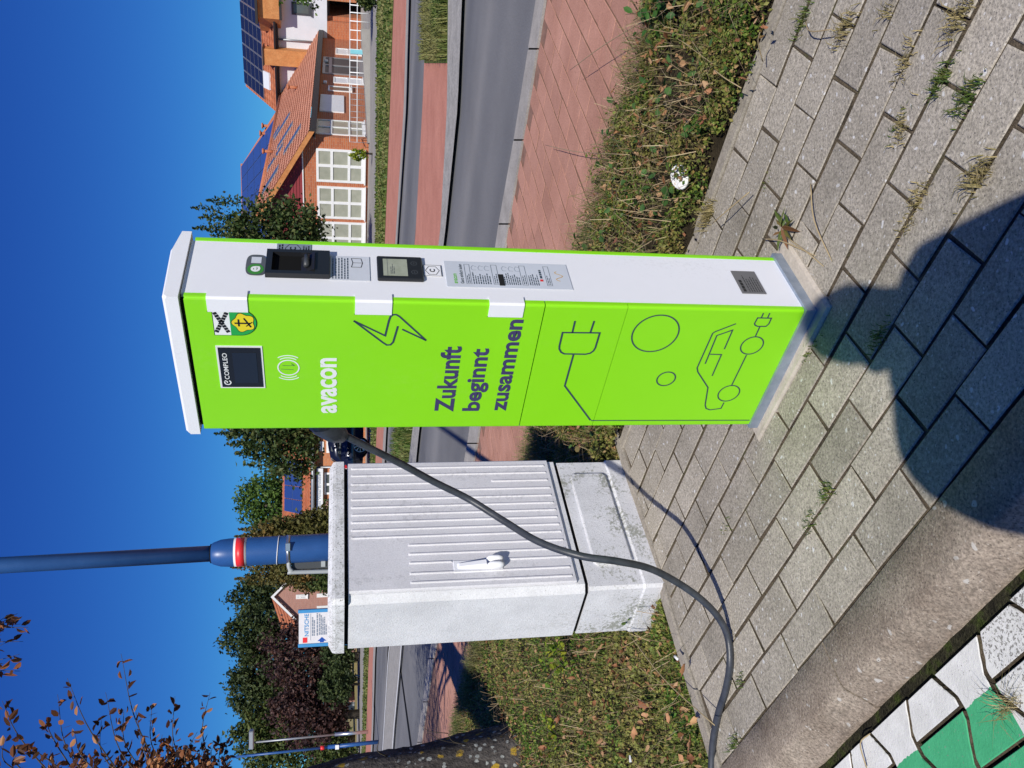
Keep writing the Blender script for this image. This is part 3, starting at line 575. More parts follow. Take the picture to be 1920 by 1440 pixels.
mb.stroke([(bx-0.015, bz-0.010), (bx-0.015, bz+0.010), (bx, bz+0.007), (bx+0.015, bz+0.010), (bx+0.015, bz-0.010), (bx, bz-0.013)], 0.0014, True, ons); mb.stroke([(bx, bz+0.007), (bx, bz-0.013)], 0.0012, False, ons); mb.build('manual_symbol', M['blackprint'], sh)
# meter window
r = srect((707, 485), (792, 528)); mt = sbox('meter_window', r, -0.002, 0.007, M['black'], post, 0.0025); H_ = r[3]-r[2]; W_ = r[1]-r[0]
lr = (r[0]+W_*0.13, r[1]-W_*0.15, r[3]-H_*0.66, r[3]-H_*0.13); lc = sbox('meter_display', lr, 0.003, 0.0074, M['lcd'], mt)
rows('display_digits', (lr[0]+0.006, lr[1]-0.014, lr[2]+(lr[3]-lr[2])*0.52, lr[3]-0.014), 3, lc, 0.0078, M['stickdark'], 0.35, 0.5)
EPS[0] = 0.0078; mb = MB(); mb.quad(*[ons(Vector(p)) for p in ((lr[0], lr[3]-0.009), (lr[1], lr[3]-0.009), (lr[1], lr[3]-0.0085), (lr[0], lr[3]-0.0085))]); mb.build('display_header', M['stickdark'], lc)
for fx in (0.30, 0.68):
    mb = MB(); c = Vector((r[0]+W_*fx, r[2]+H_*0.19)); EPS[0] = 0.0073; mb.stroke(circ(c, 0.0062, n=18)[:-1], 0.0009, True, ons); mb.stroke([(c.x-0.003, c.y), (c.x+0.003, c.y)], 0.0009, False, ons); mb.build('button', M['stickdark'], mt)
r = srect((794, 498), (827, 518)); cl = sbox('certificate_label', r, 0.0, 0.0007, M['white'], post); EPS[0] = 0.0011; mb = MB(); mb.stroke([(r[0], r[2]), (r[1], r[2]), (r[1], r[3]), (r[0], r[3])], 0.0012, True, ons); mb.build('label_border', M['blackprint'], cl); c_mark((r[0]+0.005, r[1]-0.005, r[2]+0.004, r[3]-0.004), cl, 0.0011)
# poster
q_ = [sp(839, 538), sp(1078, 543), sp(1057, 498), sp(832, 488)]; r = ((q_[0].x+q_[1].x)/2, (q_[2].x+q_[3].x)/2, (q_[1].y+q_[2].y)/2, (q_[0].y+q_[3].y)/2)
M['poster'] = plain('pale_blue_poster', (0.60, 0.64, 0.70), 0.4)
po = sbox('instruction_poster', r, 0.0, 0.0007, M['poster'], post); H_ = r[3]-r[2]; W_ = r[1]-r[0]; X0, X1 = r[0]+W_*0.12, r[1]-W_*0.12
EPS[0] = 0.0011; M['lime'] = plain('lime_print', (0.12, 0.5, 0.03), 0.5); M['gold'] = plain('gold_print', (0.62, 0.36, 0.06), 0.5)
text_mesh('lettering', 'avacon', ons, X0, X0+W_*0.38, r[3]-H_*0.085, r[3]-H_*0.06, M['lime'], po, 0.02); text_mesh('lettering', 'Ganz einfach laden', ons, X0, X1, r[3]-H_*0.135, r[3]-H_*0.108, M['ink2'], po, 0.02)
blocks = [(0.155, 0.195), (0.37, 0.415), (0.60, 0.645), (0.80, 0.84)]
for a, b in blocks: mb = MB(); mb.stroke([(X0, r[3]-H_*b), (X1, r[3]-H_*b), (X1, r[3]-H_*a), (X0, r[3]-H_*a)], 0.0008, True, ons); mb.build('poster_box', M['ink2'], po)
for a, b, n_ in ((0.205, 0.355, 8), (0.455, 0.59, 8), (0.655, 0.74, 5)): rows('print_lines', (X0, X0+W_*0.46, r[3]-H_*b, r[3]-H_*a), n_, po, 0.0011, M['ink2'], 0.45)
for a, b in blocks: rows('print_lines', (X0+0.003, X0+W_*0.42, r[3]-H_*(b-0.006), r[3]-H_*(a+0.006)), 2, po, 0.0011, M['ink2'], 0.4)
for zz in (0.23, 0.285, 0.335, 0.475, 0.53, 0.58):
    mb = MB(); cx, cz = X1-W_*0.13, r[3]-H_*zz; mb.stroke([(cx-0.008, cz-0.004), (cx-0.008, cz+0.004), (cx, cz+0.006), (cx+0.008, cz+0.002), (cx+0.004, cz-0.006)], 0.0009, False, ons); mb.build('poster_icon', M['stickgrey'], po)
mb = MB(); EPS[0] = 0.0012; za = r[3]-H_*0.435; mb.quad(*[ons(Vector(p)) for p in ((X0-0.004, za-0.006), (X0+W_*0.4, za-0.006), (X0+W_*0.4, za+0.006), (X0-0.004, za+0.006))]); mb.build('black_bar', M['blackprint'], po)
mb = MB(); mb.quad(*[ons(Vector((X0+W_*0.16+a, r[3]-H_*0.775+b))) for a, b in ((0, 0), (0.007, 0), (0.007, 0.007), (0, 0.007))]); mb.build('red_badge', M['redband'], po); rows('print_lines', (X0+W_*0.28, X0+W_*0.62, r[3]-H_*0.775, r[3]-H_*0.752), 1, po, 0.0011, M['ink2'], 0.8, 0.0)
mb = MB(); mb.stroke([(X0+(X1-X0)*(0.25+0.5*k/16), r[3]-H_*0.915+0.008*math.sin(k/16*9.0)) for k in range(17)], 0.0016, False, ons); mb.build('wave_mark', M['gold'], po)
# type plate
q_ = [sp(1394, 551), sp(1436, 551), sp(1415, 511), sp(1367, 507)]; zc_ = [(q_[0].y+q_[3].y)/2, (q_[1].y+q_[2].y)/2]; xs_ = [(q_[0].x+q_[1].x)/2, (q_[2].x+q_[3].x)/2]
M['plate'] = plain('brushed_type_plate', (0.22, 0.22, 0.225), 0.45, 0.4); r = (xs_[0], xs_[1], zc_[1], zc_[0]); tp = sbox('type_plate', r, 0.0, 0.0012, M['plate'], post)
rows('print_lines', (r[0]+0.006, r[0]+0.05, r[3]-0.015, r[3]-0.005), 1, tp, 0.0016, M['blackprint'], 0.7, 0.0); rows('print_lines', (r[0]+0.006, r[1]-0.008, r[2]+0.005, r[3]-0.018), 6, tp, 0.0016, M['blackprint'], 0.35, 0.5)
# ------------------------------------------------------------------ plug and cable
LP = BN+be1*BW+be2*0.113
plug = thing('charging_plug', 'black charging plug pushed into the far side of the green post', 'plug', LP)
def LV(o_, z, b=0.0): p = LP+be1*o_+be2*b; return Vector((p.x, p.y, z))
mb = MB(); mb.tube([LV(0.0, 1.118), LV(0.02, 1.115), LV(0.09, 1.090)], [0.044, 0.045, 0.040], 16); mb.build('plug_head', M['cable'], plug, True)
mb = MB(); mb.tube([LV(0.06, 1.105), LV(0.10, 1.085), LV(0.135, 1.060), LV(0.155, 1.038)], [0.040, 0.038, 0.030, 0.016], 14); mb.build('handle', M['cable'], plug, True)
mb = MB(); mb.box(-0.0, 0.012, -0.045, 0.045, -0.06, 0.06, 0.004); o = mb.build('socket_plate', M['black'], plug); o.rotation_euler = (0, 0, math.atan2(be1.y, be1.x)); o.location = (0, 0, 1.11)
def catmull(P, n=10):
    P = [Vector(p) for p in P]; P = [P[0]*2-P[1]]+P+[P[-1]*2-P[-2]]; out = []
    for i in range(1, len(P)-2):
        a, b, c, d = P[i-1:i+3]
        for k in range(n):
            t = k/n; out.append(0.5*((2*b)+(c-a)*t+(2*a-5*b+4*c-d)*t*t+(3*b-a-3*c+d)*t**3))
    return out+[P[-2]]
e_ = LV(0.148, 1.038)
CP = [e_, (-0.165, 2.185, 0.975), (-0.215, 2.235, 0.885), (-0.268, 2.275, 0.795), (-0.318, 2.29, 0.700), (-0.372, 2.235, 0.612), (-0.415, 2.14, 0.535), (-0.440, 2.065, 0.445), (-0.455, 2.05, 0.350), (-0.482, 2.075, 0.255), (-0.525, 2.095, 0.172), (-0.575, 2.098, 0.100), (-0.630, 2.102, 0.045), (-0.690, 2.108, 0.0135), (-0.76, 2.102, 0.011), (-0.84, 2.128, 0.011), (-0.92, 2.172, 0.011), (-1.01, 2.205, 0.011), (-1.10, 2.214, 0.012), (-1.25, 2.20, 0.018), (-1.42, 2.05, -0.035), (-1.6, 1.8, -0.04)]
cpts = catmull(CP, 9)
mb = MB(); mb.tube(cpts, 0.0096, 14); tag(mb.build('charging_cable', M['cable']), 'thick dark grey charging cable hanging from the green post down to the pavers', 'cable')
# ================================================================== DISTRIBUTION CABINET
CN = Vector((-0.6634, 2.600, 0)); CYAW = 0.8626; CW, CD = 0.5812, 0.2686; CZR, CZS = 1.0336, 0.2636
cab = thing('cable_cabinet', 'weathered white plastic distribution cabinet with ribbed door beside the charging post', 'cabinet', CN, CYAW)
_cinv = MW[cab.name].inverted()
def cp(x, y): o_ = _cinv @ Vector((0, 0, EYE)); d_ = _cinv.to_3x3() @ ray(x, y); k = -o_.y/d_.y; h = o_+d_*k; return h.x, h.z
def rrect(x0, x1, y0, y1, c, cl=None):       # plan with chamfered corners, the near-left one larger
    cl = cl or c; return [(x0+cl, y0), (x1-c, y0), (x1, y0+c), (x1, y1-c), (x1-c, y1), (x0+c, y1), (x0, y1-c), (x0, y0+cl)]
mb = MB()
P = rrect(0.004, CW-0.004, 0.006, CD-0.004, 0.006, 0.010); Pb = rrect(0.0, CW, 0.0, CD, 0.006, 0.010)
mb.loft([[(*p, -0.25) for p in Pb], [(*p, 0.06) for p in Pb], [(*p, 0.066) for p in P], [(*p, CZS-0.012) for p in P]], False, True); pl = mb.build('plinth', M['grpp'], cab)
z_ = [cp(1320/2.8235+600, 195/2.8235+820), cp(1505/2.8235+600, 190/2.8235+820), cp(1660/2.8235+600, 665/2.8235+820), cp(1455/2.8235+600, 675/2.8235+820)]
x1_, x0_ = (z_[0][0]+z_[1][0])/2, (z_[2][0]+z_[3][0])/2; zt_, zb_ = (z_[0][1]+z_[3][1])/2, (z_[1][1]+z_[2][1])/2
mb = MB(); q = rrect(x0_, x1_, zb_, zt_, 0.012); q2 = rrect(x0_+0.004, x1_-0.004, zb_+0.004, zt_-0.004, 0.012)
mb.loft([[(a, 0.007, b) for a, b in q], [(a, -0.002, b) for a, b in q], [(a, -0.004, b) for a, b in q2]], False, True); mb.build('plinth_cover', M['grpp'], pl)
mb = MB(); g = rrect(0.010, CW-0.010, 0.012, CD-0.01, 0.006, 0.02); mb.prism(g, CZS-0.02, CZR+0.01); mb.build('inner_body', M['gap'], cab)
mb = MB(); g = rrect(0.0, CW, 0.002, CD, 0.008, 0.022); g1 = [(a, b) for a, b in g]
mb.loft([[(*p, CZS+0.002) for p in g1], [(*p, CZR-0.012) for p in g1]], True, True); body = mb.build('body', M['grpw'], cab)
mb = MB(); g = [(0.026, 0.0015), (0.026, -0.004), (0.030, -0.008), (CW-0.010, -0.008), (CW-0.004, -0.004), (CW-0.003, 0.0015)]; zb2, zt2 = CZS+0.030, CZR-0.014
mb.loft([[(a, b, zb2) for a, b in g], [(a, b, zt2) for a, b in g]], True, True, True); dr = mb.build('door', M['grp'], cab)
L7 = [(163, 178, 1185, 157), (163, 218, 1195, 190), (163, 262, 645, 247), (905, 240, 1205, 233), (163, 303, 1217, 270), (163, 345, 1225, 310), (163, 387, 1235, 348), (163, 428, 1248, 385), (163, 467, 1255, 423), (163, 508, 1265, 462), (163, 550, 1275, 500), (465, 583, 1287, 548), (467, 631, 1300, 593), (470, 678, 700, 664), (990, 652, 1310, 640), (473, 735, 1323, 690), (477, 782, 1335, 737)]
for xa, ya, xb, yb in L7:
    a = cp(xa/2.8235+600, ya/2.8235+820); b = cp(xb/2.8235+600, yb/2.8235+820); x = (a[0]+b[0])/2; mb = MB(); wq = 0.0042
    mb.hexa([(x-wq, -0.0079, b[1]), (x+wq, -0.0079, b[1]), (x+wq, -0.0079, a[1]), (x-wq, -0.0079, a[1]), (x-wq*0.45, -0.0118, b[1]+0.004), (x+wq*0.45, -0.0118, b[1]+0.004), (x+wq*0.45, -0.0118, a[1]-0.004), (x-wq*0.45, -0.0118, a[1]-0.004)]); mb.build('rib', M['grp'], dr)
a = cp(850, 1066); b = cp(941, 1060); hx = (a[0]+b[0])/2; hz1, hz0 = a[1], b[1]
mb = MB(); mb.box(hx-0.026, hx+0.020, -0.011, -0.007, hz0, hz1, 0.001); hn = mb.build('lock_plate', M['white'], dr)
mb = MB(); mb.hexa([(hx-0.012, -0.011, hz0+0.05), (hx+0.008, -0.011, hz0+0.05), (hx+0.008, -0.011, hz1-0.012), (hx-0.012, -0.011, hz1-0.012), (hx-0.010, -0.030, hz0+0.055), (hx+0.006, -0.030, hz0+0.055), (hx+0.004, -0.018, hz1-0.018), (hx-0.008, -0.018, hz1-0.018)]); mb.build('handle', M['white'], hn)
for dx in (-0.011, 0.014):
    mb = MB(); x = hx+dx; rad = 0.0105; mb.smooth = True
    rings = []
    for k, (t, r_) in enumerate(((0, .3), (.12, .8), (.3, 1), (.7, 1), (.88, .8), (1, .3))):
        zz = hz0+0.052-t*0.055; rings.append([(x+rad*r_*math.cos(u), -0.022-0.016*r_*math.sin(u)*1.0, zz) for u in np.linspace(0, 2*math.pi, 11)[:-1]])
    mb.loft(rings, True, True); mb.build('lock_cover', M['white'], hn)
mb = MB(); ov = 0.012
def rr8(x0, x1, y0, y1, c): return rrect(x0, x1, y0, y1, c)
R0 = rr8(-ov, CW+ov, -ov, CD+ov, 0.014); R1 = rr8(-ov+0.002, CW+ov-0.002, -ov+0.002, CD+ov-0.002, 0.014); R2 = rr8(0.004, CW-0.004, 0.004, CD-0.004, 0.02)
mb.smooth = False; mb.loft([[(*p, CZR) for p in R0], [(*p, CZR+0.028) for p in R0], [(*p, CZR+0.037) for p in R1], [(*p, CZR+0.050) for p in R2]], True, True); mb.build('roof', M['grpr'], cab)
# ================================================================== BLUE LIGHT POLE behind the cabinet
_p0 = at(612, 1026, 3.5); _p1 = at(0, 1060, 3.5); _ln = (_p1.x-_p0.x)/(_p1.z-_p0.z); PX = Vector((_p0.x-_ln*_p0.z, 3.50, 0))
pole = thing('light_pole', 'tall blue steel pole with red and white band behind the cabinet', 'pole', PX)
def zp(x): return at(x, 1035, 3.5).z
lean = Vector((_ln, 0, 0))
def pz(z): return Vector((lean.x*z, 0, z))
z1, z2 = zp(402), zp(392)
mb = MB(); mb.tube([pz(-0.3), pz(zp(430)), pz(zp(414)), pz(zp(400)), pz(zp(396))], [0.056, 0.056, 0.053, 0.043, 0.036], 24); mb.build('sleeve', M['blue'], pole)
mb = MB(); mb.tube([pz(zp(402)), pz(2.6), pz(5.2)], [0.0315, 0.031, 0.028], 20); mb.build('shaft', M['blue'], pole)
mb = MB(); mb.tube([pz(zp(398)), pz(zp(395))], 0.038, 24); mb.build('collar', M['gap'], pole)
mb = MB(); mb.tube([pz(zp(464)), pz(zp(440))], 0.0566, 24); wb = mb.build('white_band', M['whiteplastic'], pole)
mb = MB(); mb.tube([pz(zp(460)), pz(zp(444))], 0.0570, 24); mb.build('red_band', M['redband'], pole)
mb = MB(); mb.tube([pz(zp(545)), pz(zp(538))], 0.0575, 24); cl = mb.build('clamp_band', M['steel'], pole)
mb = MB(); mb.box(-0.020, 0.012, -0.066, -0.055, zp(545)-0.002, zp(538)+0.002, 0.001); mb.build('clamp_lock', M['steel'], cl)
mb = MB(); mb.tube([pz(zp(521.5))+Vector((0.0576*math.cos(a), 0.0576*math.sin(a), -0.004*math.cos(a))) for a in np.linspace(0, 2*math.pi, 25)], 0.0018, 6); mb.build('cable_tie', M['whiteplastic'], pole)
mb = MB(); mb.tube([pz(5.15), pz(5.3)+Vector((0, -0.1, 0)), pz(5.36)+Vector((0, -0.5, 0))], [0.028, 0.028, 0.025], 12); arm = mb.build('lamp_arm', M['blue'], pole)
mb = MB(); mb.box(-0.09, 0.09, -0.95, -0.45, 5.33, 5.42, 0.02); mb.build('lamp_head', M['greyframe'], arm)
# small framed box fixed to the pole
fx0 = at(545, 1071, 3.52).x; fx1 = at(545, 1043, 3.52).x; fzt = at(541, 1060, 3.52).z; fzb = 0.55
bxo = thing('meter_box', 'grey framed dark box strapped to the blue pole behind the cabinet', 'box', (PX.x-0.09, 3.5, 0.5))
mb = MB(); mb.box(fx0+0.012, fx1+0.015, 3.49, 3.55, fzb, fzt-0.014); bb = mb.build('back_panel', M['darkpanel'], bxo, True)
mb = MB(); mb.tube(catmull([(fx1+0.012, 3.478, fzt-0.006), (fx0+0.03, 3.478, fzt-0.004), (fx0+0.009, 3.478, fzt-0.018), (fx0+0.004, 3.478, fzt-0.06), (fx0-0.004, 3.478, fzb)], 5), 0.009, 8); mb.build('frame', M['greyframe'], bxo, True)
mb = MB(); mb.box(fx0+0.02, fx1+0.01, 3.484, 3.489, at(610, 1060, 3.49).z, at(602, 1060, 3.49).z); mb.build('label_strip', M['greyframe'], bb, True)
# ================================================================== VEGETATION HELPERS
def unit(a): return a/np.maximum(1e-9, np.linalg.norm(a, axis=1, keepdims=True))
def leaf_arrays(c, size, aspect=0.55, up=0.5, d=None, fold=0.12, g=nrng):
    n = len(c); c = np.asarray(c, float); size = np.broadcast_to(np.asarray(size, float), (n,))[:, None]
    nr = unit(g.normal(size=(n, 3))+np.array([0, 0, up])); d = unit(g.normal(size=(n, 3))) if d is None else unit(d)
    d = unit(d-nr*np.sum(d*nr, 1, keepdims=True)); s = np.cross(d, nr); W = size*aspect
    v = np.stack([c-d*size*0.5, c-d*size*0.05+s*W*0.5+nr*W*fold, c+d*size*0.5, c-d*size*0.05-s*W*0.5+nr*W*fold], 1).reshape(-1, 3)
    f = np.arange(n*4).reshape(n, 4); return v, f
def leaf6_arrays(c, size, aspect=0.6, up=0.2, d=None, fold=0.16, g=nrng):
    n = len(c); c = np.asarray(c, float); size = np.broadcast_to(np.asarray(size, float), (n,))[:, None]
    nr = unit(g.normal(size=(n, 3))+np.array([0, 0, up])); d = unit(g.normal(size=(n, 3))) if d is None else unit(d)
    d = unit(d-nr*np.sum(d*nr, 1, keepdims=True)); s = np.cross(d, nr); W = size*aspect
    cu = g.uniform(-0.12, 0.12, (n, 1))*size
    P = [c-d*size*0.5+nr*cu, c-d*size*0.22+s*W*0.42+nr*W*fold, c+d*size*0.18+s*W*0.40+nr*W*fold, c+d*size*0.5+nr*cu*1.4, c+d*size*0.18-s*W*0.40+nr*W*fold, c-d*size*0.22-s*W*0.42+nr*W*fold]
    v = np.stack(P, 1).reshape(-1, 3); b = np.arange(n)[:, None]*6
    f = np.concatenate([b+np.array([[0, 1, 2, 3]]), b+np.array([[0, 3, 4, 5]])], 0); return v, f
def blade_arrays(base, length, width, lean, g=nrng):
    n = len(base); base = np.asarray(base, float); L = np.broadcast_to(np.asarray(length, float), (n,))[:, None]
    a = g.uniform(0, 2*np.pi, n); h = np.stack([np.cos(a), np.sin(a), np.zeros(n)], 1); s = np.stack([-np.sin(a), np.cos(a), np.zeros(n)], 1)
    k = np.broadcast_to(np.asarray(lean, float), (n,))[:, None]*g.uniform(0.4, 1.3, (n, 1)); up = np.array([[0, 0, 1.0]])
    p1 = base+(up*0.55+h*k*0.25)*L; p2 = base+(up*(0.95-0.35*np.minimum(k, 1.5))+h*k*0.75)*L; w = np.broadcast_to(np.asarray(width, float), (n,))[:, None]
    v = np.stack([base-s*w/2, base+s*w/2, p1+s*w*0.4, p1-s*w*0.4, p2], 1).reshape(-1, 3); b = np.arange(n)[:, None]*5
    f = np.concatenate([b+np.array([[0, 1, 2, 2]]), b+np.array([[0, 2, 3, 3]]), b+np.array([[3, 2, 4, 4]])], 0)
    return v, f[:, :3]
def cat(parts):
    V = []; F = []; o = 0
    for v, f in parts: V.append(v); F.append(f+o); o += len(v)
    return np.concatenate(V), np.concatenate(F)
M['cover'] = leafm('ground_cover_leaf', [(0.0, (0.03, 0.075, 0.012)), (0.35, (0.09, 0.17, 0.022)), (0.65, (0.20, 0.28, 0.045)), (0.82, (0.30, 0.30, 0.07)), (0.92, (0.34, 0.20, 0.07)), (1.0, (0.45, 0.33, 0.16))], 0.3, clump=(6.0, (0.30, 0.22, 0.08), 0.5))
M['grassb'] = leafm('verge_grass_blade', [(0.0, (0.05, 0.11, 0.018)), (0.45, (0.11, 0.18, 0.03)), (0.7, (0.24, 0.24, 0.07)), (1.0, (0.42, 0.33, 0.16))], 0.3, clump=(4.0, (0.38, 0.30, 0.14), 0.6))
M['straw'] = leafm('straw', [(0.0, (0.34, 0.25, 0.12)), (1.0, (0.58, 0.46, 0.27))], 0.2)
M['dead'] = leafm('dead_leaf', [(0.0, (0.18, 0.07, 0.03)), (0.5, (0.34, 0.17, 0.075)), (1.0, (0.52, 0.33, 0.18))], 0.2, 0.7)
m, nt, p = new_mat('fallen_leaf_brown'); oi = nt.nodes.new('ShaderNodeObjectInfo'); nt.links.new(ramp(nt, oi.outputs['Random'], [(0, (0.22, 0.08, 0.035)), (0.45, (0.40, 0.19, 0.085)), (0.8, (0.56, 0.36, 0.20)), (1, (0.46, 0.26, 0.11))]), p.inputs['Base Color']); p.inputs['Roughness'].default_value = 0.7; M['fallen'] = m
# bare soil under the planting
def soil(name, pts): 
    o = sheet(name, [ST(*q) for q in pts], -0.004, M['soil']); return o
soil('verge_soil', [(2.006, -1.6), (3.05, -1.6), (3.05, T_END+0.07), (2.006, T_END+0.07)]); sheet('bed_soil', [ST(*q) for q in [(-0.6, T_END+0.052), (3.2, T_END+0.052), (3.2, 9.5), (-0.6, 9.5)]], -0.022, M['soil'])
def lowA(t): return np.interp(t, ta, sa)
def scatter(n, s0, s1, t0, t1, jag=0.05):
    t = nrng.uniform(t0, t1, n); s = nrng.uniform(0, 1, n); hi = np.minimum(lowA(t)+nrng.normal(0, jag, n), s1); s = s0+(hi-s0)*s; return s, t
def stv(s, t, z): return np.stack([(s-t)*S2, (s+t)*S2, z], 1)
def clumpfield(s, t, seed, n, h0, h1, r0, r1, area):
    g = np.random.default_rng(seed); cs = g.uniform(area[0], area[1], n); ct = g.uniform(area[2], area[3], n); rr = g.uniform(r0, r1, n); hh = g.uniform(h0, h1, n); z = np.full(len(s), 0.012)
    for a, b, r_, h_ in zip(cs, ct, rr, hh): z = np.maximum(z, h_*np.sqrt(np.maximum(0, 1-((s-a)**2+(t-b)**2)/r_**2)))
    return z
parts = []; ar = (2.0, 2.95, -0.6, 3.2)
s, t = scatter(64000, 1.985, 9, 0.1, 2.9); s += nrng.normal(0, 0.012, len(s)); H = np.maximum(clumpfield(s, t, 3, 260, 0.02, 0.11, 0.035, 0.12, ar), clumpfield(s, t, 4, 110, 0.025, 0.06, 0.04, 0.09, (1.99, 2.14, -0.6, 3.2))); kk = H > 0.02; s, t, H = s[kk], t[kk], H[kk]; z = H*nrng.uniform(0.2, 1.0, len(s))**0.4+nrng.normal(0, 0.006, len(s))
v, f = leaf_arrays(stv(s, t, z), nrng.uniform(0.006, 0.019, len(s)), 0.62, 0.5); ob = link('ground_cover', mesh_np('ground_cover', v, f, M['cover'])); tag(ob, 'low small-leaved green and brown ground cover beside the grey pavers and red path', 'ground cover', kind='stuff')
s, t = scatter(3800, 2.05, 9, 0.1, 2.9, 0.07); H = clumpfield(s, t, 3, 120, 0.02, 0.08, 0.06, 0.16, ar)
v, f = blade_arrays(stv(s, t, H*0.2), nrng.uniform(0.03, 0.11, len(s)), 0.0022, 0.9)
s2, t2 = scatter(2600, 2.0, 9, 0.1, 2.9, 0.02); s2 = lowA(t2)+nrng.normal(-0.03, 0.05, len(s2)); v2, f2 = blade_arrays(stv(s2, t2, 0*s2+0.004), nrng.uniform(0.06, 0.17, len(s2)), 0.0022, 1.6)
v, f = cat([(v, f), (v2, f2)]); ob = link('verge_grass', mesh_np('verge_grass', v, f, M['grassb'])); tag(ob, 'thin drying grass blades growing through the ground cover along the red path', 'grass', kind='stuff')
# the bed to the left of the pavers: short lawn, clover and litter
def bed_mask(s, t): return (s < lowA(t)+nrng.normal(0, 0.05, len(s))) & (s > 0.45) & ~((np.abs(s*0+((s-t)*S2*math.cos(CYAW)+(s+t)*S2*math.sin(CYAW))-(CN.x*math.cos(CYAW)+CN.y*math.sin(CYAW))-CW/2) < CW/2+0.01) & (np.abs(-(s-t)*S2*math.sin(CYAW)+(s+t)*S2*math.cos(CYAW)-(-CN.x*math.sin(CYAW)+CN.y*math.cos(CYAW))-CD/2) < CD/2+0.005))
def bed(n, t1=7.6, power=1.5):
    t = T_END+0.055+(t1-T_END)*nrng.uniform(0, 1, n)**power; s = nrng.uniform(0.45, 3.1, n); k = bed_mask(s, t); return s[k], t[k]
ab = (0.4, 3.1, 2.3, 8.0)
s, t = bed(110000); H = clumpfield(s, t, 9, 900, 0.012, 0.065, 0.03, 0.13, ab); kk = H > 0.011; s, t, H = s[kk], t[kk], H[kk]; v, f = leaf_arrays(stv(s, t, -0.016+H*nrng.uniform(0.2, 1, len(s))), nrng.uniform(0.007, 0.020, len(s)), 0.7, 0.6)
M['clover'] = leafm('bed_leaf', [(0.0, (0.03, 0.09, 0.014)), (0.4, (0.10, 0.22, 0.028)), (0.7, (0.24, 0.34, 0.05)), (0.88, (0.38, 0.36, 0.09)), (1.0, (0.40, 0.24, 0.10))], 0.35, clump=(2.2, (0.42, 0.32, 0.12), 0.5))
ob = link('bed_cover', mesh_np('bed_cover', v, f, M['clover'])); tag(ob, 'short green clover and weeds covering the bed beside the cabinet', 'ground cover', kind='stuff')
s, t = bed(30000); H = clumpfield(s, t, 9, 420, 0.015, 0.05, 0.05, 0.20, ab); v, f = blade_arrays(stv(s, t, -0.02+H*0.4), nrng.uniform(0.02, 0.055, len(s)), 0.0024, 0.9)
s2, t2 = bed(9000, 7.6, 1.1); s2 = lowA(t2)+nrng.normal(-0.03, 0.06, len(s2)); v2, f2 = blade_arrays(stv(s2, t2, 0*s2), nrng.uniform(0.06, 0.16, len(s2)), 0.003, 1.5)
v, f = cat([(v, f), (v2, f2)]); ob = link('bed_grass', mesh_np('bed_grass', v, f, M['grassb'])); tag(ob, 'short patchy grass in the bed between the cabinet and the rough tree trunk', 'grass', kind='stuff')
s, t = bed(2600, 7.0, 1.2); v, f = leaf6_arrays(stv(s, t, nrng.uniform(0.0, 0.04, len(s))), nrng.uniform(0.012, 0.03, len(s)), 0.6, 1.2); s2, t2 = scatter(700, 2.05, 9, 0.1, 2.9); v2, f2 = leaf6_arrays(stv(s2, t2, nrng.uniform(0.03, 0.09, len(s2))), nrng.uniform(0.012, 0.03, len(s2)), 0.6, 1.2)
v, f = cat([(v, f), (v2, f2)]); v = v+nrng.normal(0, 0.0025, v.shape); ob = link('leaf_litter', mesh_np('leaf_litter', v, f, M['dead'])); tag(ob, 'small scraps of dead brown leaves strewn through grass and ground cover', 'leaf litter', kind='stuff')
# thin dead stems criss-crossing the planting
M['stem'] = leafm('dead_stem', [(0.0, (0.12, 0.07, 0.04)), (0.5, (0.30, 0.21, 0.11)), (1.0, (0.52, 0.42, 0.25))], 0.1)
s, t = scatter(1500, 2.02, 9, 0.1, 2.9); v, f = blade_arrays(stv(s, t, nrng.uniform(0.02, 0.075, len(s))), nrng.uniform(0.05, 0.16, len(s)), 0.0022, 2.2); s2, t2 = bed(2200, 7.0, 1.2); v2, f2 = blade_arrays(stv(s2, t2, nrng.uniform(0.0, 0.03, len(s2))), nrng.uniform(0.05, 0.15, len(s2)), 0.0024, 2.2)
v, f = cat([(v, f), (v2, f2)]); ob = link('dead_stems', mesh_np('dead_stems', v, f, M['stem'])); tag(ob, 'thin pale dead stems lying across the ground cover and bed', 'stems', kind='stuff')
s, t = scatter(260, 2.05, 9, 0.1, 2.9); v, f = leaf6_arrays(stv(s, t, nrng.uniform(0.06, 0.11, len(s))), nrng.uniform(0.018, 0.036, len(s)), 0.75, 1.2); ob = link('broad_leaves', mesh_np('broad_leaves', v, f, leafm('broad_weed_leaf', [(0, (0.05, 0.12, 0.03)), (0.7, (0.10, 0.20, 0.05)), (1, (0.30, 0.12, 0.08))]))); tag(ob, 'scattered broader weed leaves standing above the low ground cover', 'weeds', kind='stuff')
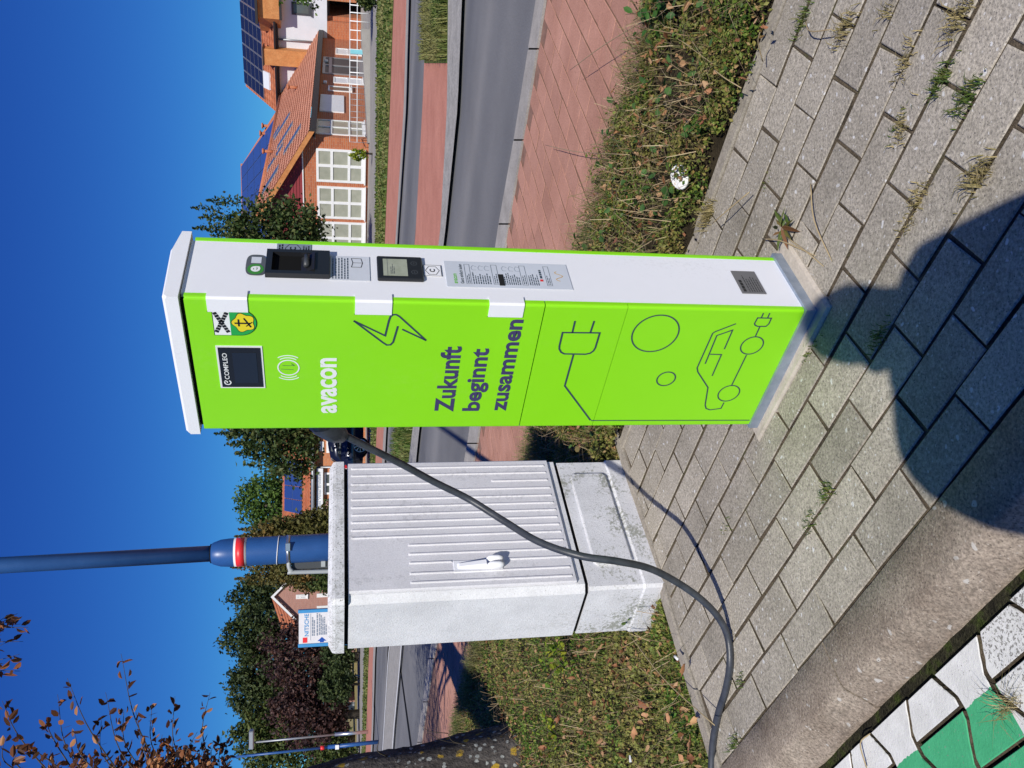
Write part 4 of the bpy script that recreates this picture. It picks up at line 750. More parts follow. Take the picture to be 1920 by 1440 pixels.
# larger fallen leaves, one by one
def leaf_obj_mesh(L):
    """a curled beech leaf: oval blade with a midrib fold, wavy edge and a stalk"""
    mb = MB(); n = 8; cu = rng.uniform(0.6, 2.6); tw = rng.uniform(-1.0, 1.0); mid = []; lf = []; rt = []; ph = rng.uniform(0, 6)
    for i in range(n+1):
        u = i/n; x = (u-0.5)*L; w_ = 0.34*L*math.sin(math.pi*min(1, u*0.96+0.02))**0.8; z = cu*L*0.35*(u-0.5)**2; wv = 0.03*L*math.sin(i*2.3)
        wl = w_*rng.uniform(0.55, 1.15); wr = w_*rng.uniform(0.55, 1.15); mid.append((x, 0.05*L*math.sin(ph+u*4), z)); lf.append((x+rng.gauss(0, 0.05)*L, wl, z+wl*0.6+wv+rng.gauss(0, 0.03)*L)); rt.append((x+rng.gauss(0, 0.05)*L, -wr, z+wr*(0.6+tw*0.5)-wv+rng.gauss(0, 0.03)*L))
    a = mb.add(mid); b = mb.add(lf); c = mb.add(rt); mb.smooth = True
    for i in range(n): mb.face(a+i, a+i+1, b+i+1, b+i); mb.face(a+i+1, a+i, c+i, c+i+1)
    mb.tube([(-L*0.5, 0, mid[0][2]), (-L*0.68, 0.01*L, mid[0][2]+0.06*L)], 0.02*L, 4)
    ob = mb.build('fallen_leaf', M['fallen']); me = ob.data; bpy.data.objects.remove(ob); return me
LM = [leaf_obj_mesh(rng.uniform(0.036, 0.058)) for _ in range(7)]
lp = [(1172, 1222), (1178, 1232), (1150, 1238), (1155, 1250), (1238, 1262), (1200, 1280), (1205, 1318), (1120, 1318), (1175, 1330), (1196, 1325), (1215, 1340), (1230, 1338), (1262, 1345), (1290, 1330), (1303, 1352), (1110, 1352), (1195, 1375), (1100, 1382), (1140, 1395), (1290, 1385), (1305, 1392), (1118, 1425), (1110, 1436), (1168, 1412), (1245, 1405), (1280, 1420), (1300, 1425), (1075, 1268), (1085, 1215), (1085, 1290), (1020, 1402), (1060, 1420), (1290, 1255), (1050, 1350), (960, 1380), (985, 1330)]
for x, y in lp:
    o = link('fallen_leaf', rng.choice(LM)); o.scale = (rng.uniform(0.55, 0.85),)*3; p = gnd(x, y, 0.03); o.location = (p.x, p.y, 0.035+rng.uniform(-0.006, 0.012)); o.rotation_euler = (rng.gauss(0, 0.8), rng.gauss(0, 0.8), rng.uniform(0, 6.28)); tag(o, 'curled dry brown fallen leaf lying in the grassy bed below the cabinet', 'leaf', 'fallen leaves in the bed')
for x, y in [(1440, 52), (1425, 40), (1390, 75), (1400, 145), (1335, 172), (1320, 225), (1325, 232), (1305, 180), (1325, 282), (1205, 305), (1258, 270), (1340, 20), (1440, 30), (1290, 440)]:
    o = link('fallen_leaf', rng.choice(LM)); p = gnd(x, y, 0.06); o.location = (p.x, p.y, 0.07); o.scale = (0.42,)*3; o.rotation_euler = (rng.gauss(0, 0.6), rng.gauss(0, 0.6), rng.uniform(0, 6.28)); tag(o, 'small orange brown fallen leaf on the low ground cover by the grey pavers', 'leaf', 'fallen leaves on the ground cover')
# ------------------------------------------------------------------ weeds in the joints
M['weed'] = leafm('weed_blade', [(0.0, (0.06, 0.11, 0.02)), (0.6, (0.11, 0.17, 0.03)), (1.0, (0.22, 0.20, 0.06))], 0.3)
M['dryweed'] = leafm('dry_weed_blade', [(0.0, (0.22, 0.19, 0.07)), (1.0, (0.46, 0.37, 0.18))], 0.25)
def tuft(x, y, n, L, mat, label, group, z0=0.0, spread=0.02, name='weed_tuft', lean=1.0, wd=0.0025):
    p = gnd(x, y, z0); b = np.stack([nrng.normal(0, spread*0.5, n), nrng.normal(0, spread, n), np.zeros(n)], 1); a = R(45); b = np.stack([b[:, 0]*math.cos(a)-b[:, 1]*math.sin(a), b[:, 0]*math.sin(a)+b[:, 1]*math.cos(a), b[:, 2]-0.004], 1)
    v, f = blade_arrays(b, nrng.uniform(0.4, 1.0, n)*L, wd, lean); o = link(name, mesh_np(name, v, f, mat)); o.location = p; return tag(o, label, 'weed', group)
GW_ = 'green weeds in the paving joints'; DW_ = 'dry grass tufts in the paving joints'
for x, y, n, L, lb in ((1507, 37, 60, 0.035, 'narrow green weed tuft near the bramble side of the grey pavers'), (1767, 150, 70, 0.035, 'fresh green weed tuft, one of two neighbours beyond the shadow'), (1815, 183, 90, 0.035, 'fuller green weed tuft just beyond the edge of the shadow'), (1683, 233, 25, 0.02, 'tiny green weed beside a dry tuft in the sunlit pavers'), (1646, 631, 70, 0.02, 'dark mossy weed tuft in the middle of the head shadow'), (1516, 655, 50, 0.02, 'green weed tuft against the concrete footing of the post'), (1549, 930, 45, 0.028, 'bright green weed tuft between the charging post and the kerb, nearer the kerb'), (1519, 981, 35, 0.025, 'thin green weed tuft between the charging post and the cable'), (1387, 1276, 30, 0.025, 'small green weed tuft right beside the lying charging cable'), (1380, 1391, 35, 0.03, 'green weed tuft in the corner of kerb and bed edging'), (1362, 988, 14, 0.02, 'small green sprout near the curved shadow of the cable'), (1436, 340, 14, 0.015, 'tiny green sprout in a joint near the verge edging')):
    tuft(x, y, n, L, M['weed'], lb, GW_)
for x, y, n, L, lb in ((1587, 57, 70, 0.05, 'dried yellow grass tuft beside the narrow green weed tuft'), (1703, 110, 60, 0.035, 'dried grass tuft at a joint crossing above the two green tufts'), (1690, 238, 50, 0.025, 'flat dry grass tuft beside the tiny green weed'), (1722, 368, 60, 0.025, 'dried grass tuft midway between footing and the large shadow'), (1838, 325, 90, 0.045, 'large dried grass tuft at the rim of the shoulder shadow'), (1697, 417, 40, 0.02, 'short dried grass tuft between footing and shoulder shadow'), (1807, 27, 80, 0.05, 'tall dried grass tuft farthest from the post on the pavers'), (1330, 402, 120, 0.06, 'straw coloured grass tuft at the verge edging beside the post'), (1670, 8, 30, 0.04, 'thin dried grass tuft between the tall tuft and the bramble side')):
    tuft(x, y, n, L, M['dryweed'], lb, DW_)
tuft(1897, 1324, 60, 0.06, M['dryweed'], 'wiry dry weed rooted between the green painted pavers', None, ZP, 0.012, 'wiry_weed', 1.6, 0.0012)
# rosette by the footing
M['plantain'] = leafm('plantain_leaf', [(0.0, (0.06, 0.12, 0.025)), (0.6, (0.13, 0.15, 0.04)), (1.0, (0.22, 0.10, 0.05))], 0.2)
p = gnd(1478, 428); a = np.linspace(0, 2*np.pi, 15)[:-1]; d = np.stack([np.cos(a), np.sin(a), 0.35+0*a], 1); L_ = nrng.uniform(0.03, 0.062, 14); v, f = leaf6_arrays(d*L_[:, None]*0.5+np.array([0, 0, 0.006]), L_, 0.2, 2.0, d)
o = link('plantain_rosette', mesh_np('plantain_rosette', v, f, M['plantain'])); o.location = p; tag(o, 'reddish green plantain rosette beside the concrete footing', 'weed')
# loose straws
def straw(x0, y0, x1, y1, z0, z1, lb, r=0.0016):
    a = gnd(x0, y0, z0); b = gnd(x1, y1, z1); mid = (a+b)/2+Vector((rng.gauss(0, 0.008), rng.gauss(0, 0.008), 0.01)); mb = MB(); mb.tube(catmull([a, mid, b], 4), [r]*8+[r*0.5], 5); tag(mb.build('dry_stalk', M['straw']), lb, 'stalk', 'loose dry stalks')
for q in ((1240, 20, 1068, 132, 0.07, 0.09, 'long pale stalk leaning from the bramble over the red path'), (1180, 290, 1022, 272, 0.08, 0.06, 'thin pale stalk reaching from the ground cover onto the red path above the white lid'), (1430, 448, 1530, 480, 0.02, 0.004, 'pale stalk lying across the plantain rosette towards the footing'), (1475, 445, 1545, 500, 0.02, 0.008, 'pale stalk lying along the side of the concrete footing'), (1520, 345, 1560, 490, 0.006, 0.004, 'bent pale stalk lying on the pavers just beyond the footing'), (1405, 360, 1335, 420, 0.03, 0.05, 'pale stalk lying across the verge edging near the white lid'), (1390, 165, 1338, 130, 0.05, 0.08, 'short pale stalk sticking out of the ground cover over the edging'), (1430, 115, 1425, 60, 0.03, 0.08, 'upright pale stalk at the bramble end of the verge edging'), (1340, 1360, 1180, 1190, 0.05, 0.07, 'pale stalk lying through the grassy bed towards the cabinet'), (1625, 1440, 1632, 1375, -0.045, -0.045, 'thin pale stalk lying on the white painted pavers'), (1510, 40, 1560, 55, 0.004, 0.03, 'pale stalk lying by the narrow green weed tuft')): straw(*q)
# things dropped in the planting
p = gnd(1275, 332, 0.06); lid = thing('plastic_lid', 'white oval plastic lid lying in the ground cover', 'lid', p); mb = MB(); mb.smooth = True; n = 24; sg = lambda r_, z: [(r_*0.040*math.cos(a), r_*0.030*math.sin(a), z) for a in np.linspace(0, 2*math.pi, n+1)[:-1]]
mb.loft([sg(1.0, -0.004), sg(1.02, 0.002), sg(0.97, 0.006), sg(0.9, 0.005), sg(0.45, 0.010), sg(0.05, 0.012)], True, True); o = mb.build('shell', M['whiteplastic'], lid); o.rotation_euler = (R(22), R(-14), R(25))
mb = MB(); mb.tube([(0, 0, 0.0), (0.018, 0, 0)], 0.0042, 10); o = mb.build('cigarette_butt', M['whiteplastic']); p = gnd(1283, 1236, 0.02); o.location = p+Vector((0, 0, 0.02)); o.rotation_euler = (0, R(-15), R(70)); tag(o, 'white cigarette end lying at the concrete edging of the bed', 'cigarette end')
mb = MB(); mb.hexa([(0, 0, 0), (0.022, 0, 0.003), (0.024, 0.013, 0), (0.001, 0.012, 0.002), (0, 0, 0.002), (0.022, 0, 0.005), (0.024, 0.013, 0.002), (0.001, 0.012, 0.004)]); o = mb.build('paper_scrap', M['whiteplastic']); o.location = gnd(1195, 1428, 0.03)+Vector((0, 0, 0.02)); o.rotation_euler = (0.2, 0.1, 0.6); tag(o, 'small white paper scrap lying among the fallen leaves', 'paper')
# yellow-green seedlings in the bed
M['seedling'] = leafm('seedling_leaf', [(0.0, (0.12, 0.22, 0.02)), (0.5, (0.24, 0.33, 0.03)), (1.0, (0.42, 0.40, 0.04))], 0.35)
def seedling(x, y, n, h, r_, name, label, mat, size=(0.018, 0.034)):
    p = gnd(x, y); t = thing(name, label, 'plant', p); c = []; mb = MB()
    for k in range(n//7+1):
        a = rng.uniform(0, 6.28); e = Vector((math.cos(a)*r_*rng.random(), math.sin(a)*r_*rng.random(), h*rng.uniform(0.5, 1))); mb.tube([(0, 0, -0.01), e*0.5+Vector((0, 0, 0.01)), e], [0.0018, 0.0014, 0.0007], 5)
        for j in range(7): u = rng.uniform(0.3, 1.05); c.append((e.x*u+rng.gauss(0, 0.012), e.y*u+rng.gauss(0, 0.012), e.z*u+rng.gauss(0, 0.008)))
    mb.build('stems', M['dirt'], t); c = np.array(c); v, f = leaf6_arrays(c, nrng.uniform(*size, len(c)), 0.62, 0.8); link('leaves', mesh_np('leaves', v, f, mat), t)
seedling(1075, 1228, 90, 0.16, 0.13, 'seedling', 'bright yellow green seedling growing right beside the cabinet', M['seedling']); seedling(1050, 1385, 60, 0.12, 0.16, 'seedling', 'pale yellow green seedling growing by the foot of the rough trunk', M['seedling'])
M['bramble'] = leafm('bramble_leaf', [(0.0, (0.03, 0.09, 0.02)), (0.6, (0.06, 0.16, 0.03)), (1.0, (0.10, 0.20, 0.05))], 0.25)
seedling(1275, 18, 70, 0.16, 0.12, 'bramble', 'broad-leaved green bramble shoot rising from the ground cover by the red path', M['bramble'], (0.022, 0.045)); seedling(1140, 335, 26, 0.07, 0.05, 'groundsel', 'small green groundsel plant at the edge of the red path', M['bramble'], (0.012, 0.025)); seedling(1325, 245, 10, 0.05, 0.03, 'ivy_sprig', 'sprig of large green leaves in the ground cover by the pavers', M['bramble'], (0.03, 0.045)); seedling(1213, 1140, 46, 0.09, 0.07, 'weed_clump', 'leafy green weed clump at the foot of the cabinet corner', M['weed'], (0.012, 0.024))
# ================================================================== TREES
M['bark'] = surf('grey_bark', [(0.25, (0.035, 0.031, 0.027)), (0.5, (0.085, 0.075, 0.067)), (0.75, (0.155, 0.14, 0.125))], 9, 0.95, 0, 0.9, 38, 0.02, speck=[(20, 0.20, (0.36, 0.37, 0.34)), (8.5, 0.17, (0.46, 0.30, 0.04))], fine=0.35, stretch=(1, 1, 0.35), spec=0.1)
M['bark2'] = surf('brown_bark', [(0.3, (0.05, 0.042, 0.034)), (0.7, (0.12, 0.10, 0.08))], 6, 0.95, 0, 0.5, 20, 0.02, spec=0.1)
M['beech'] = leafm('copper_beech_leaf', [(0.0, (0.035, 0.014, 0.009)), (0.45, (0.11, 0.042, 0.018)), (0.7, (0.28, 0.10, 0.035)), (1.0, (0.50, 0.25, 0.11))], 0.18, 0.5)
LG = lambda nm, a, b, c, tr=0.22, cl=None: leafm(nm, [(0.0, a), (0.6, b), (1.0, c)], tr, 0.55, cl)
M['lf_dark'] = LG('dark_green_leaf', (0.02, 0.042, 0.012), (0.05, 0.085, 0.02), (0.13, 0.14, 0.045))
M['lf_copper'] = LG('copper_green_leaf', (0.06, 0.055, 0.015), (0.16, 0.11, 0.03), (0.30, 0.17, 0.05), cl=(0.7, (0.10, 0.11, 0.03)))
M['lf_fresh'] = LG('mid_green_leaf', (0.04, 0.085, 0.015), (0.08, 0.15, 0.025), (0.13, 0.20, 0.04))
M['lf_forest'] = LG('far_green_leaf', (0.022, 0.04, 0.014), (0.05, 0.075, 0.024), (0.095, 0.12, 0.04))
M['lf_purple'] = LG('purple_leaf', (0.025, 0.014, 0.014), (0.06, 0.03, 0.028), (0.12, 0.055, 0.04), 0.15)
M['lf_shrub'] = LG('shrub_leaf', (0.03, 0.055, 0.014), (0.07, 0.10, 0.025), (0.13, 0.15, 0.04))
def crown_points(blobs, n, g, rough=0.22):
    """points in clumps spread over the blobs' outer volume"""
    vol = np.array([b[1][0]*b[1][1]*b[1][2] for b in blobs])**0.67; cnt = np.maximum(8, (n*vol/vol.sum()).astype(int)); out = []
    for (c, r), m_ in zip(blobs, cnt):
        k = max(10, m_//26); d = unit(g.normal(size=(k, 3))); rad = g.uniform(0.35, 1.0, (k, 1))**0.45*(1+g.normal(0, rough*0.5, (k, 1))); cc = d*rad
        i = g.integers(0, k, m_); p = cc[i]+g.normal(0, rough*0.62, (m_, 3)); out.append(np.asarray(c)+p*np.asarray(r))
    return np.concatenate(out)
def tree(name, label, base, blobs, n, size, mat, trunk_r=0.15, cat_='tree', group=None, spires=(), seed=1, up=0.5, twigs=0):
    g = np.random.default_rng(seed); base = Vector((base[0], base[1], 0)); t = thing(name, label, cat_, base, 0, group)
    P = crown_points(blobs, n, g); sz = g.uniform(0.6, 1.25, len(P))*size
    for (x0, z0, y0, h_, w_, m_) in spires:
        u = g.uniform(0, 1, m_); a = g.normal(0, 1, (m_, 2))*(w_*(1.05-u)*0.5)[:, None]; Q = np.stack([x0+a[:, 0], y0+a[:, 1], z0+u*h_], 1); P = np.concatenate([P, Q]); sz = np.concatenate([sz, g.uniform(0.5, 0.9, m_)*size])
    P = P[:, :]; k = P[:, 2] > 0.05; P = P[k]; sz = sz[k]
    v, f = leaf_arrays(P-np.array(base), sz, 0.62, up, None, 0.15, g); link('crown', mesh_np('crown', v, f, mat), t)
    mb = MB(); c0 = Vector(blobs[0][0])-base; zt = max(0.3, c0.z)
    mb.tube([(0, 0, -0.1), (0.02, 0.02, zt*0.5), (c0.x*0.3, c0.y*0.3, zt), (c0.x*0.8, c0.y*0.8, zt+blobs[0][1][2]*0.5)], [trunk_r*1.25, trunk_r, trunk_r*0.7, trunk_r*0.25], 9)
    lr = random.Random(seed)
    for k in range(7):
        bb = blobs[lr.randrange(len(blobs))]; e = Vector(bb[0])-base+Vector((lr.gauss(0, 0.4)*bb[1][0], lr.gauss(0, 0.4)*bb[1][1], lr.gauss(0.1, 0.4)*bb[1][2])); st = Vector((c0.x*0.2, c0.y*0.2, zt*lr.uniform(0.55, 1.0))); mb.tube([st, (st+e)/2+Vector((0, 0, 0.05*zt)), e], [trunk_r*0.45, trunk_r*0.25, trunk_r*0.06], 6)
    mb.build('trunk', M['bark2'], t); return t
def blob(x0, x1, y0, y1, Y, k=0.85):
    c = at((x0+x1)/2, (y0+y1)/2, Y); rz = abs(at(x0, y0, Y).z-at(x1, y0, Y).z)/2; rx = abs(at(x0, y0, Y).x-at(x0, y1, Y).x)/2; return (tuple(c), (rx, rx*k, rz))
def spire(x0, x1, y, w_, Y, m_): a = at(x1, y, Y); b = at(x0, y, Y); return (a.x, a.z, Y, b.z-a.z, w_*Y/FPX, m_)
b1 = [blob(420, 606, 372, 545, 27), blob(500, 607, 380, 520, 27), blob(395, 520, 400, 520, 27)]
tree('broadleaf_tree', 'dark leafy tree in front of the tiled gable wing behind the green post', at(640, 465, 27), b1, 8000, 0.16, M['lf_dark'], 0.12, spires=[spire(357, 420, 392, 14, 27, 120), spire(372, 430, 410, 16, 27, 140), spire(362, 430, 430, 16, 27, 160), spire(385, 450, 378, 14, 27, 120)], seed=2)
b1 = [blob(440, 602, 690, 880, 27), blob(500, 600, 760, 905, 27), blob(425, 540, 740, 850, 27), blob(400, 520, 690, 800, 27)]
tree('broadleaf_tree', 'dark leafy tree standing over the parked dark car', at(640, 740, 27), b1, 9500, 0.16, M['lf_dark'], 0.12, spires=[spire(402, 470, 812, 14, 27, 150), spire(440, 500, 850, 16, 27, 150), spire(425, 490, 832, 14, 27, 150), spire(455, 520, 870, 14, 27, 120), spire(408, 470, 800, 14, 27, 120)], seed=3)
tree('round_tree', 'round fresh green tree rising behind the orange roofed shop', at(640, 945, 64), [blob(452, 560, 888, 1000, 64), blob(470, 570, 930, 1020, 64), blob(505, 600, 880, 960, 64)], 7000, 0.30, M['lf_fresh'], 0.25, seed=4)
tree('copper_tree', 'brown and olive leaved bushy tree between the shop and the blue pole', at(660, 985, 21), [blob(530, 640, 958, 1030, 21), blob(480, 600, 972, 1035, 21), blob(590, 650, 955, 1010, 21)], 9000, 0.105, M['lf_copper'], 0.1, spires=[spire(440, 520, 1003, 16, 21, 260), spire(428, 500, 1012, 12, 21, 160), spire(445, 520, 990, 14, 21, 200)], seed=5)
tree('copper_tree', 'brown and olive leaved narrow tree showing left of the blue pole', at(660, 1068, 20), [blob(500, 620, 1030, 1100, 20), blob(545, 640, 1045, 1112, 20)], 4200, 0.10, M['lf_copper'], 0.08, spires=[spire(432, 520, 1060, 18, 20, 320), spire(440, 520, 1082, 16, 20, 240), spire(450, 530, 1047, 14, 20, 220), spire(465, 540, 1092, 12, 20, 160)], seed=6)
tree('shrub', 'green shrub with orange tips before the pink gable house', at(672, 1085, 19), [blob(575, 672, 1068, 1108, 19)], 1900, 0.09, M['lf_shrub'], 0.04, 'shrub', seed=7)
far = [('broad dark green tree rising behind the pink gable house', 1062, 1180, 430, 640, 66, 8000, 'lf_forest'), ('tall dark green tree behind the blue framed company board', 1140, 1270, 418, 640, 62, 9000, 'lf_forest'), ('wide dark green tree above the low white road signs', 1230, 1360, 422, 640, 60, 9000, 'lf_forest'), ('mid green tree behind the white street lamp', 1320, 1455, 432, 645, 56, 8000, 'lf_shrub')]
for i, (lb, ya, yb, xa, xb, Y, n, mt) in enumerate(far):
    w_ = yb-ya; bl = [blob(xa+40, xb, ya+5, yb-5, Y), blob(xa, xa+110, ya+w_*0.15, yb-w_*0.2, Y), blob(xa+20, xa+130, ya-10, ya+w_*0.6, Y), blob(xa+30, xa+130, ya+w_*0.45, yb+10, Y)]
    tree('forest_tree', lb, at(650, (ya+yb)/2, Y), bl, n, 0.30, M[mt], 0.3, seed=20+i, group=None)
tree('purple_tree', 'purple leaved tree above the blue framed company board', at(655, 1232, 46), [blob(495, 640, 1170, 1292, 46), blob(540, 650, 1150, 1230, 46), blob(590, 655, 1190, 1300, 46)], 8000, 0.22, M['lf_purple'], 0.2, seed=31)
tree('purple_tree', 'purple leaved tree beside the white street lamp', at(655, 1340, 44), [blob(530, 645, 1275, 1400, 44), blob(505, 600, 1290, 1350, 44), blob(590, 650, 1300, 1420, 44)], 8000, 0.22, M['lf_purple'], 0.2, seed=32)
for i, (lb, ya, yb, xa, xb) in enumerate((('dark green clipped shrub behind the low white sign by the pink house', 1190, 1262, 605, 662), ('dark green shrub in the far verge between the two purple trees', 1250, 1318, 600, 660), ('green shrub in the far verge behind the white lamp post', 1380, 1450, 585, 662))):
    tree('shrub', lb, at(655, (ya+yb)/2, 43), [blob(xa, xb, ya, yb, 43)], 2600, 0.2, M['lf_forest' if i != 2 else 'lf_shrub'], 0.06, 'shrub', seed=40+i)
tree('shrub', 'rounded green shrub beside the ramp railing of the brick wing', at(702, 5, 24), [blob(672, 706, -35, 17, 24)], 1500, 0.10, M['lf_shrub'], 0.04, 'shrub', seed=44)
tree('garden_tree', 'light green tree with drooping twigs before the white house', at(700, -60, 26), [blob(500, 590, -120, -8, 26), blob(540, 602, -60, 12, 26)], 2600, 0.13, M['lf_fresh'], 0.12, seed=45)
tree('golden_shrub', 'small golden yellow potted conifer by the white framed windows', at(684, 288, 28), [blob(652, 686, 279, 301, 28)], 700, 0.08, M['seedling'], 0.03, 'shrub', seed=46)
# grass of the far lawns and strips, knee-high at most
def lawn_strip(name, label, k0, k1, y0, y1, n, L, wd, mat):
    ys_ = nrng.uniform(y0, y1, n); u = nrng.uniform(0.03, 0.97, n); B = np.array([tuple(gnd(edge(k0, y)+(edge(k1, y)-edge(k0, y))*a, y)) for y, a in zip(ys_, u)]); v, f = blade_arrays(B-np.array([[0, 0, 0.01]]), nrng.uniform(0.5, 1, n)*L, wd, 0.8); tag(link(name, mesh_np(name, v, f, mat)), label, 'grass', kind='stuff')
M['lawnb'] = leafm('lawn_blade', [(0.0, (0.06, 0.12, 0.02)), (0.6, (0.11, 0.19, 0.03)), (1.0, (0.26, 0.25, 0.08))], 0.3, clump=(0.8, (0.30, 0.27, 0.10)))
lawn_strip('lawn_grass', 'uneven green lawn strip between far red path and grey footpath', 'I', 'J', -150, 1500, 16000, 0.13, 0.05, M['lawnb'])
lawn_strip('wedge_grass', 'tufted grass in the wedge beside the near road', 'E', 'F', -150, 112, 4200, 0.20, 0.014, M['lawnb']); lawn_strip('strip_grass', 'dark tufted grass on the island strip between both roads', 'E', 'F', 715, 1150, 5000, 0.22, 0.016, M['lawnb'])
# ------------------------------------------------------------------ the rough beech at the left edge
TB = Vector((-2.42, 5.05, 0)); beech = thing('copper_beech', 'rough lichened beech trunk with dry copper leaves at the edge of the bed', 'tree', TB)
pts = [(0, 0, -0.15), (0.02, 0, 0.15), (-0.02, 0.0, 0.55), (-0.04, 0, 0.95), (-0.13, 0.0, 1.35), (-0.25, -0.02, 1.75), (-0.36, -0.05, 2.2), (-0.42, -0.08, 3.0), (-0.40, -0.1, 4.2), (-0.38, -0.1, 5.6)]
rad = [0.40, 0.31, 0.265, 0.262, 0.258, 0.25, 0.235, 0.19, 0.12, 0.04]
kT = 0.873; pts = [(a*kT, b*kT, 1.05+(c-1.05)*kT if c > 0.2 else c) for a, b, c in pts]; rad = [q*kT for q in rad]; cs = catmull(pts, 8); rr = np.interp(np.linspace(0, len(pts)-1, len(cs)), range(len(pts)), rad); mb = MB(); mb.smooth = True; rings = []; nr = 30; br = random.Random(5)
ph = [br.uniform(0, 6.28) for _ in range(6)]
for i, (c, r_) in enumerate(zip(cs, rr)):
    z = c.z; rings.append([(c.x+math.cos(a)*r_*q_, c.y+math.sin(a)*r_*q_, z) for a in np.linspace(0, 2*math.pi, nr+1)[:-1] for q_ in [1+0.045*math.sin(3*a+ph[0]+z*1.3)+0.03*math.sin(7*a+ph[1]-z*2.1)+0.018*math.sin(13*a+ph[2]+z*5)+br.gauss(0, 0.012)]])
mb.loft(rings, True, True); trunk = mb.build('trunk', M['bark'], beech)
mb = MB(); twl = []; 
def limb(p0, p1, r0, r1, sag=0.1):
    a, b = Vector(p0), Vector(p1); m_ = (a+b)/2+Vector((br.gauss(0, 0.08), br.gauss(0, 0.08), sag)); mb.tube(catmull([a, m_, b], 5), list(np.linspace(r0, r1, 11)), 7)
# shoots seen against the sky: (root pixel, tip pixel, distance)
g = np.random.default_rng(77); LC = []; LD = []
def shoot(root, tip, Y, nl, bend=0.0, wd=0.0045):
    a = at(*root, Y+0.15)-TB; b = at(*tip, Y)-TB; m_ = (a+b)/2+Vector((bend, 0, 0.06)); c = catmull([a, m_, b], 6); mb.tube(c, list(np.linspace(wd, 0.0009, len(c))), 5)
    for k in range(nl):
        u = 1-(k/max(1, nl-1))**1.15*0.92; i = min(len(c)-2, int(u*(len(c)-1))); d = (c[i+1]-c[i]).normalized(); off = Vector(tuple(g.normal(0, 1, 3))); off = (off-d*off.dot(d)).normalized(); q = c[i]+off*0.022+d*0.012; LC.append(tuple(q)); LD.append(tuple(off*0.7+d*0.8+Vector((0, 0, -0.25))))
sh_ = [((330, 1500), (227, 1226), 4.4, 20), ((262, 1500), (126, 1272), 4.3, 14), ((190, 1490), (108, 1302), 4.3, 13), ((120, 1480), (4, 1314), 4.2, 18), ((300, 1490), (198, 1298), 4.4, 18), ((370, 1480), (328, 1306), 4.5, 16), ((410, 1480), (394, 1298), 4.6, 14), ((160, 1480), (88, 1352), 4.3, 12), ((285, 1470), (232, 1330), 4.4, 16), ((330, 1470), (285, 1320), 4.5, 18), ((240, 1470), (190, 1345), 4.4, 14), ((350, 1480), (255, 1335), 4.3, 14), ((70, 1470), (40, 1400), 4.2, 10), ((150, 1470), (60, 1410), 4.3, 12), ((220, 1480), (140, 1375), 4.2, 12), ((60, 1460), (8, 1385), 4.2, 8)]
for s_h in sh_: shoot(*s_h, bend=br.gauss(0, 0.04))
for k in range(44):
    x = br.uniform(262, 450); y = br.uniform(1372, 1440) if x > 300 else br.uniform(1400, 1440); shoot((x+br.uniform(-20, 60), y+br.uniform(70, 130)), (x, y), br.uniform(4.2, 5.0), br.randrange(14, 24))
for k in range(18):
    x = br.uniform(-60, 62); y = br.uniform(1148, 1262) if x < 40 else br.uniform(1160, 1235); shoot((x-br.uniform(60, 150), y+br.uniform(-30, 120)), (x, y), br.uniform(3.9, 4.4), br.randrange(9, 15))
for k in range(16):
    x = br.uniform(90, 260); shoot((x+40, 1510), (x, br.uniform(1405, 1440)), br.uniform(4.2, 4.8), br.randrange(10, 16))
# limbs that carry them, and the wider crown beyond the frame
root = at(330, 1500, 4.6)-TB; limb((-0.34, -0.05, 2.1), root, 0.05, 0.012, 0.1); limb(root, at(120, 1480, 4.35)-TB, 0.012, 0.006, 0.1); limb(root, at(420, 1470, 4.8)-TB, 0.012, 0.006, 0.02); limb((-0.42, -0.08, 3.0), at(-100, 1330, 4.2)-TB, 0.05, 0.01, 0.1)
ends = []
for k in range(38):
    a = br.uniform(0, 6.28); z0 = br.uniform(2.2, 5.0); rr_ = br.uniform(0.7, 2.0)*(1.1-abs(z0-3.4)/4); e = Vector((-0.5+math.cos(a)*rr_, 0.25+math.sin(a)*rr_, z0+br.uniform(0.3, 1.2)))
    w_ = e+TB; x_, y_ = px(w_) if w_.y > 0.5 else (0, 3000)
    if y_ < 1500 and x_ > -150: continue
    limb((-0.40, -0.08, z0), e, 0.03, 0.006, 0.12); ends.append(e)
mb.build('limbs', M['bark2'], beech)
v, f = leaf6_arrays(np.array(LC), g.uniform(0.036, 0.062, len(LC)), 0.5, 0.15, np.array(LD), 0.22, g)
Q = []
for e in ends: Q.append(np.array(tuple(e))+g.normal(0, 1, (150, 3))*np.array([0.34, 0.34, 0.26]))
Q = np.concatenate(Q); wq = Q+np.array(tuple(TB)); d_ = wq-np.array([0, 0, EYE]); fz = d_@np.array(tuple(_F)); yy = 1440-(720+FPX*(d_@np.array(tuple(_ux)))/fz); Q = Q[(yy > 1460) | (wq[:, 2] > 5.2)]
v2, f2 = leaf6_arrays(Q, g.uniform(0.05, 0.085, len(Q)), 0.55, 0.15, None, 0.2, g); v, f = cat([(v, f), (v2, f2)]); link('foliage', mesh_np('foliage', v, f, M['beech']), beech)
mb = MB()
def tw(a, b, r_=0.004): mb.tube(catmull([Vector(a), (Vector(a)+Vector(b))/2+Vector((0, -0.02, 0.03)), Vector(b)], 4), list(np.linspace(r_, r_*0.35, 9)), 5)
a = at(873, 1396, 4.86)-TB; tw(a, at(840, 1375, 4.75)-TB); tw(at(840, 1375, 4.75)-TB, at(790, 1360, 4.7)-TB, 0.0025); tw(a, at(800, 1372, 4.7)-TB, 0.003); tw(at(725, 1418, 4.86)-TB, at(710, 1390, 4.7)-TB, 0.005); tw(at(745, 1420, 4.86)-TB, at(765, 1440, 4.7)-TB, 0.004)
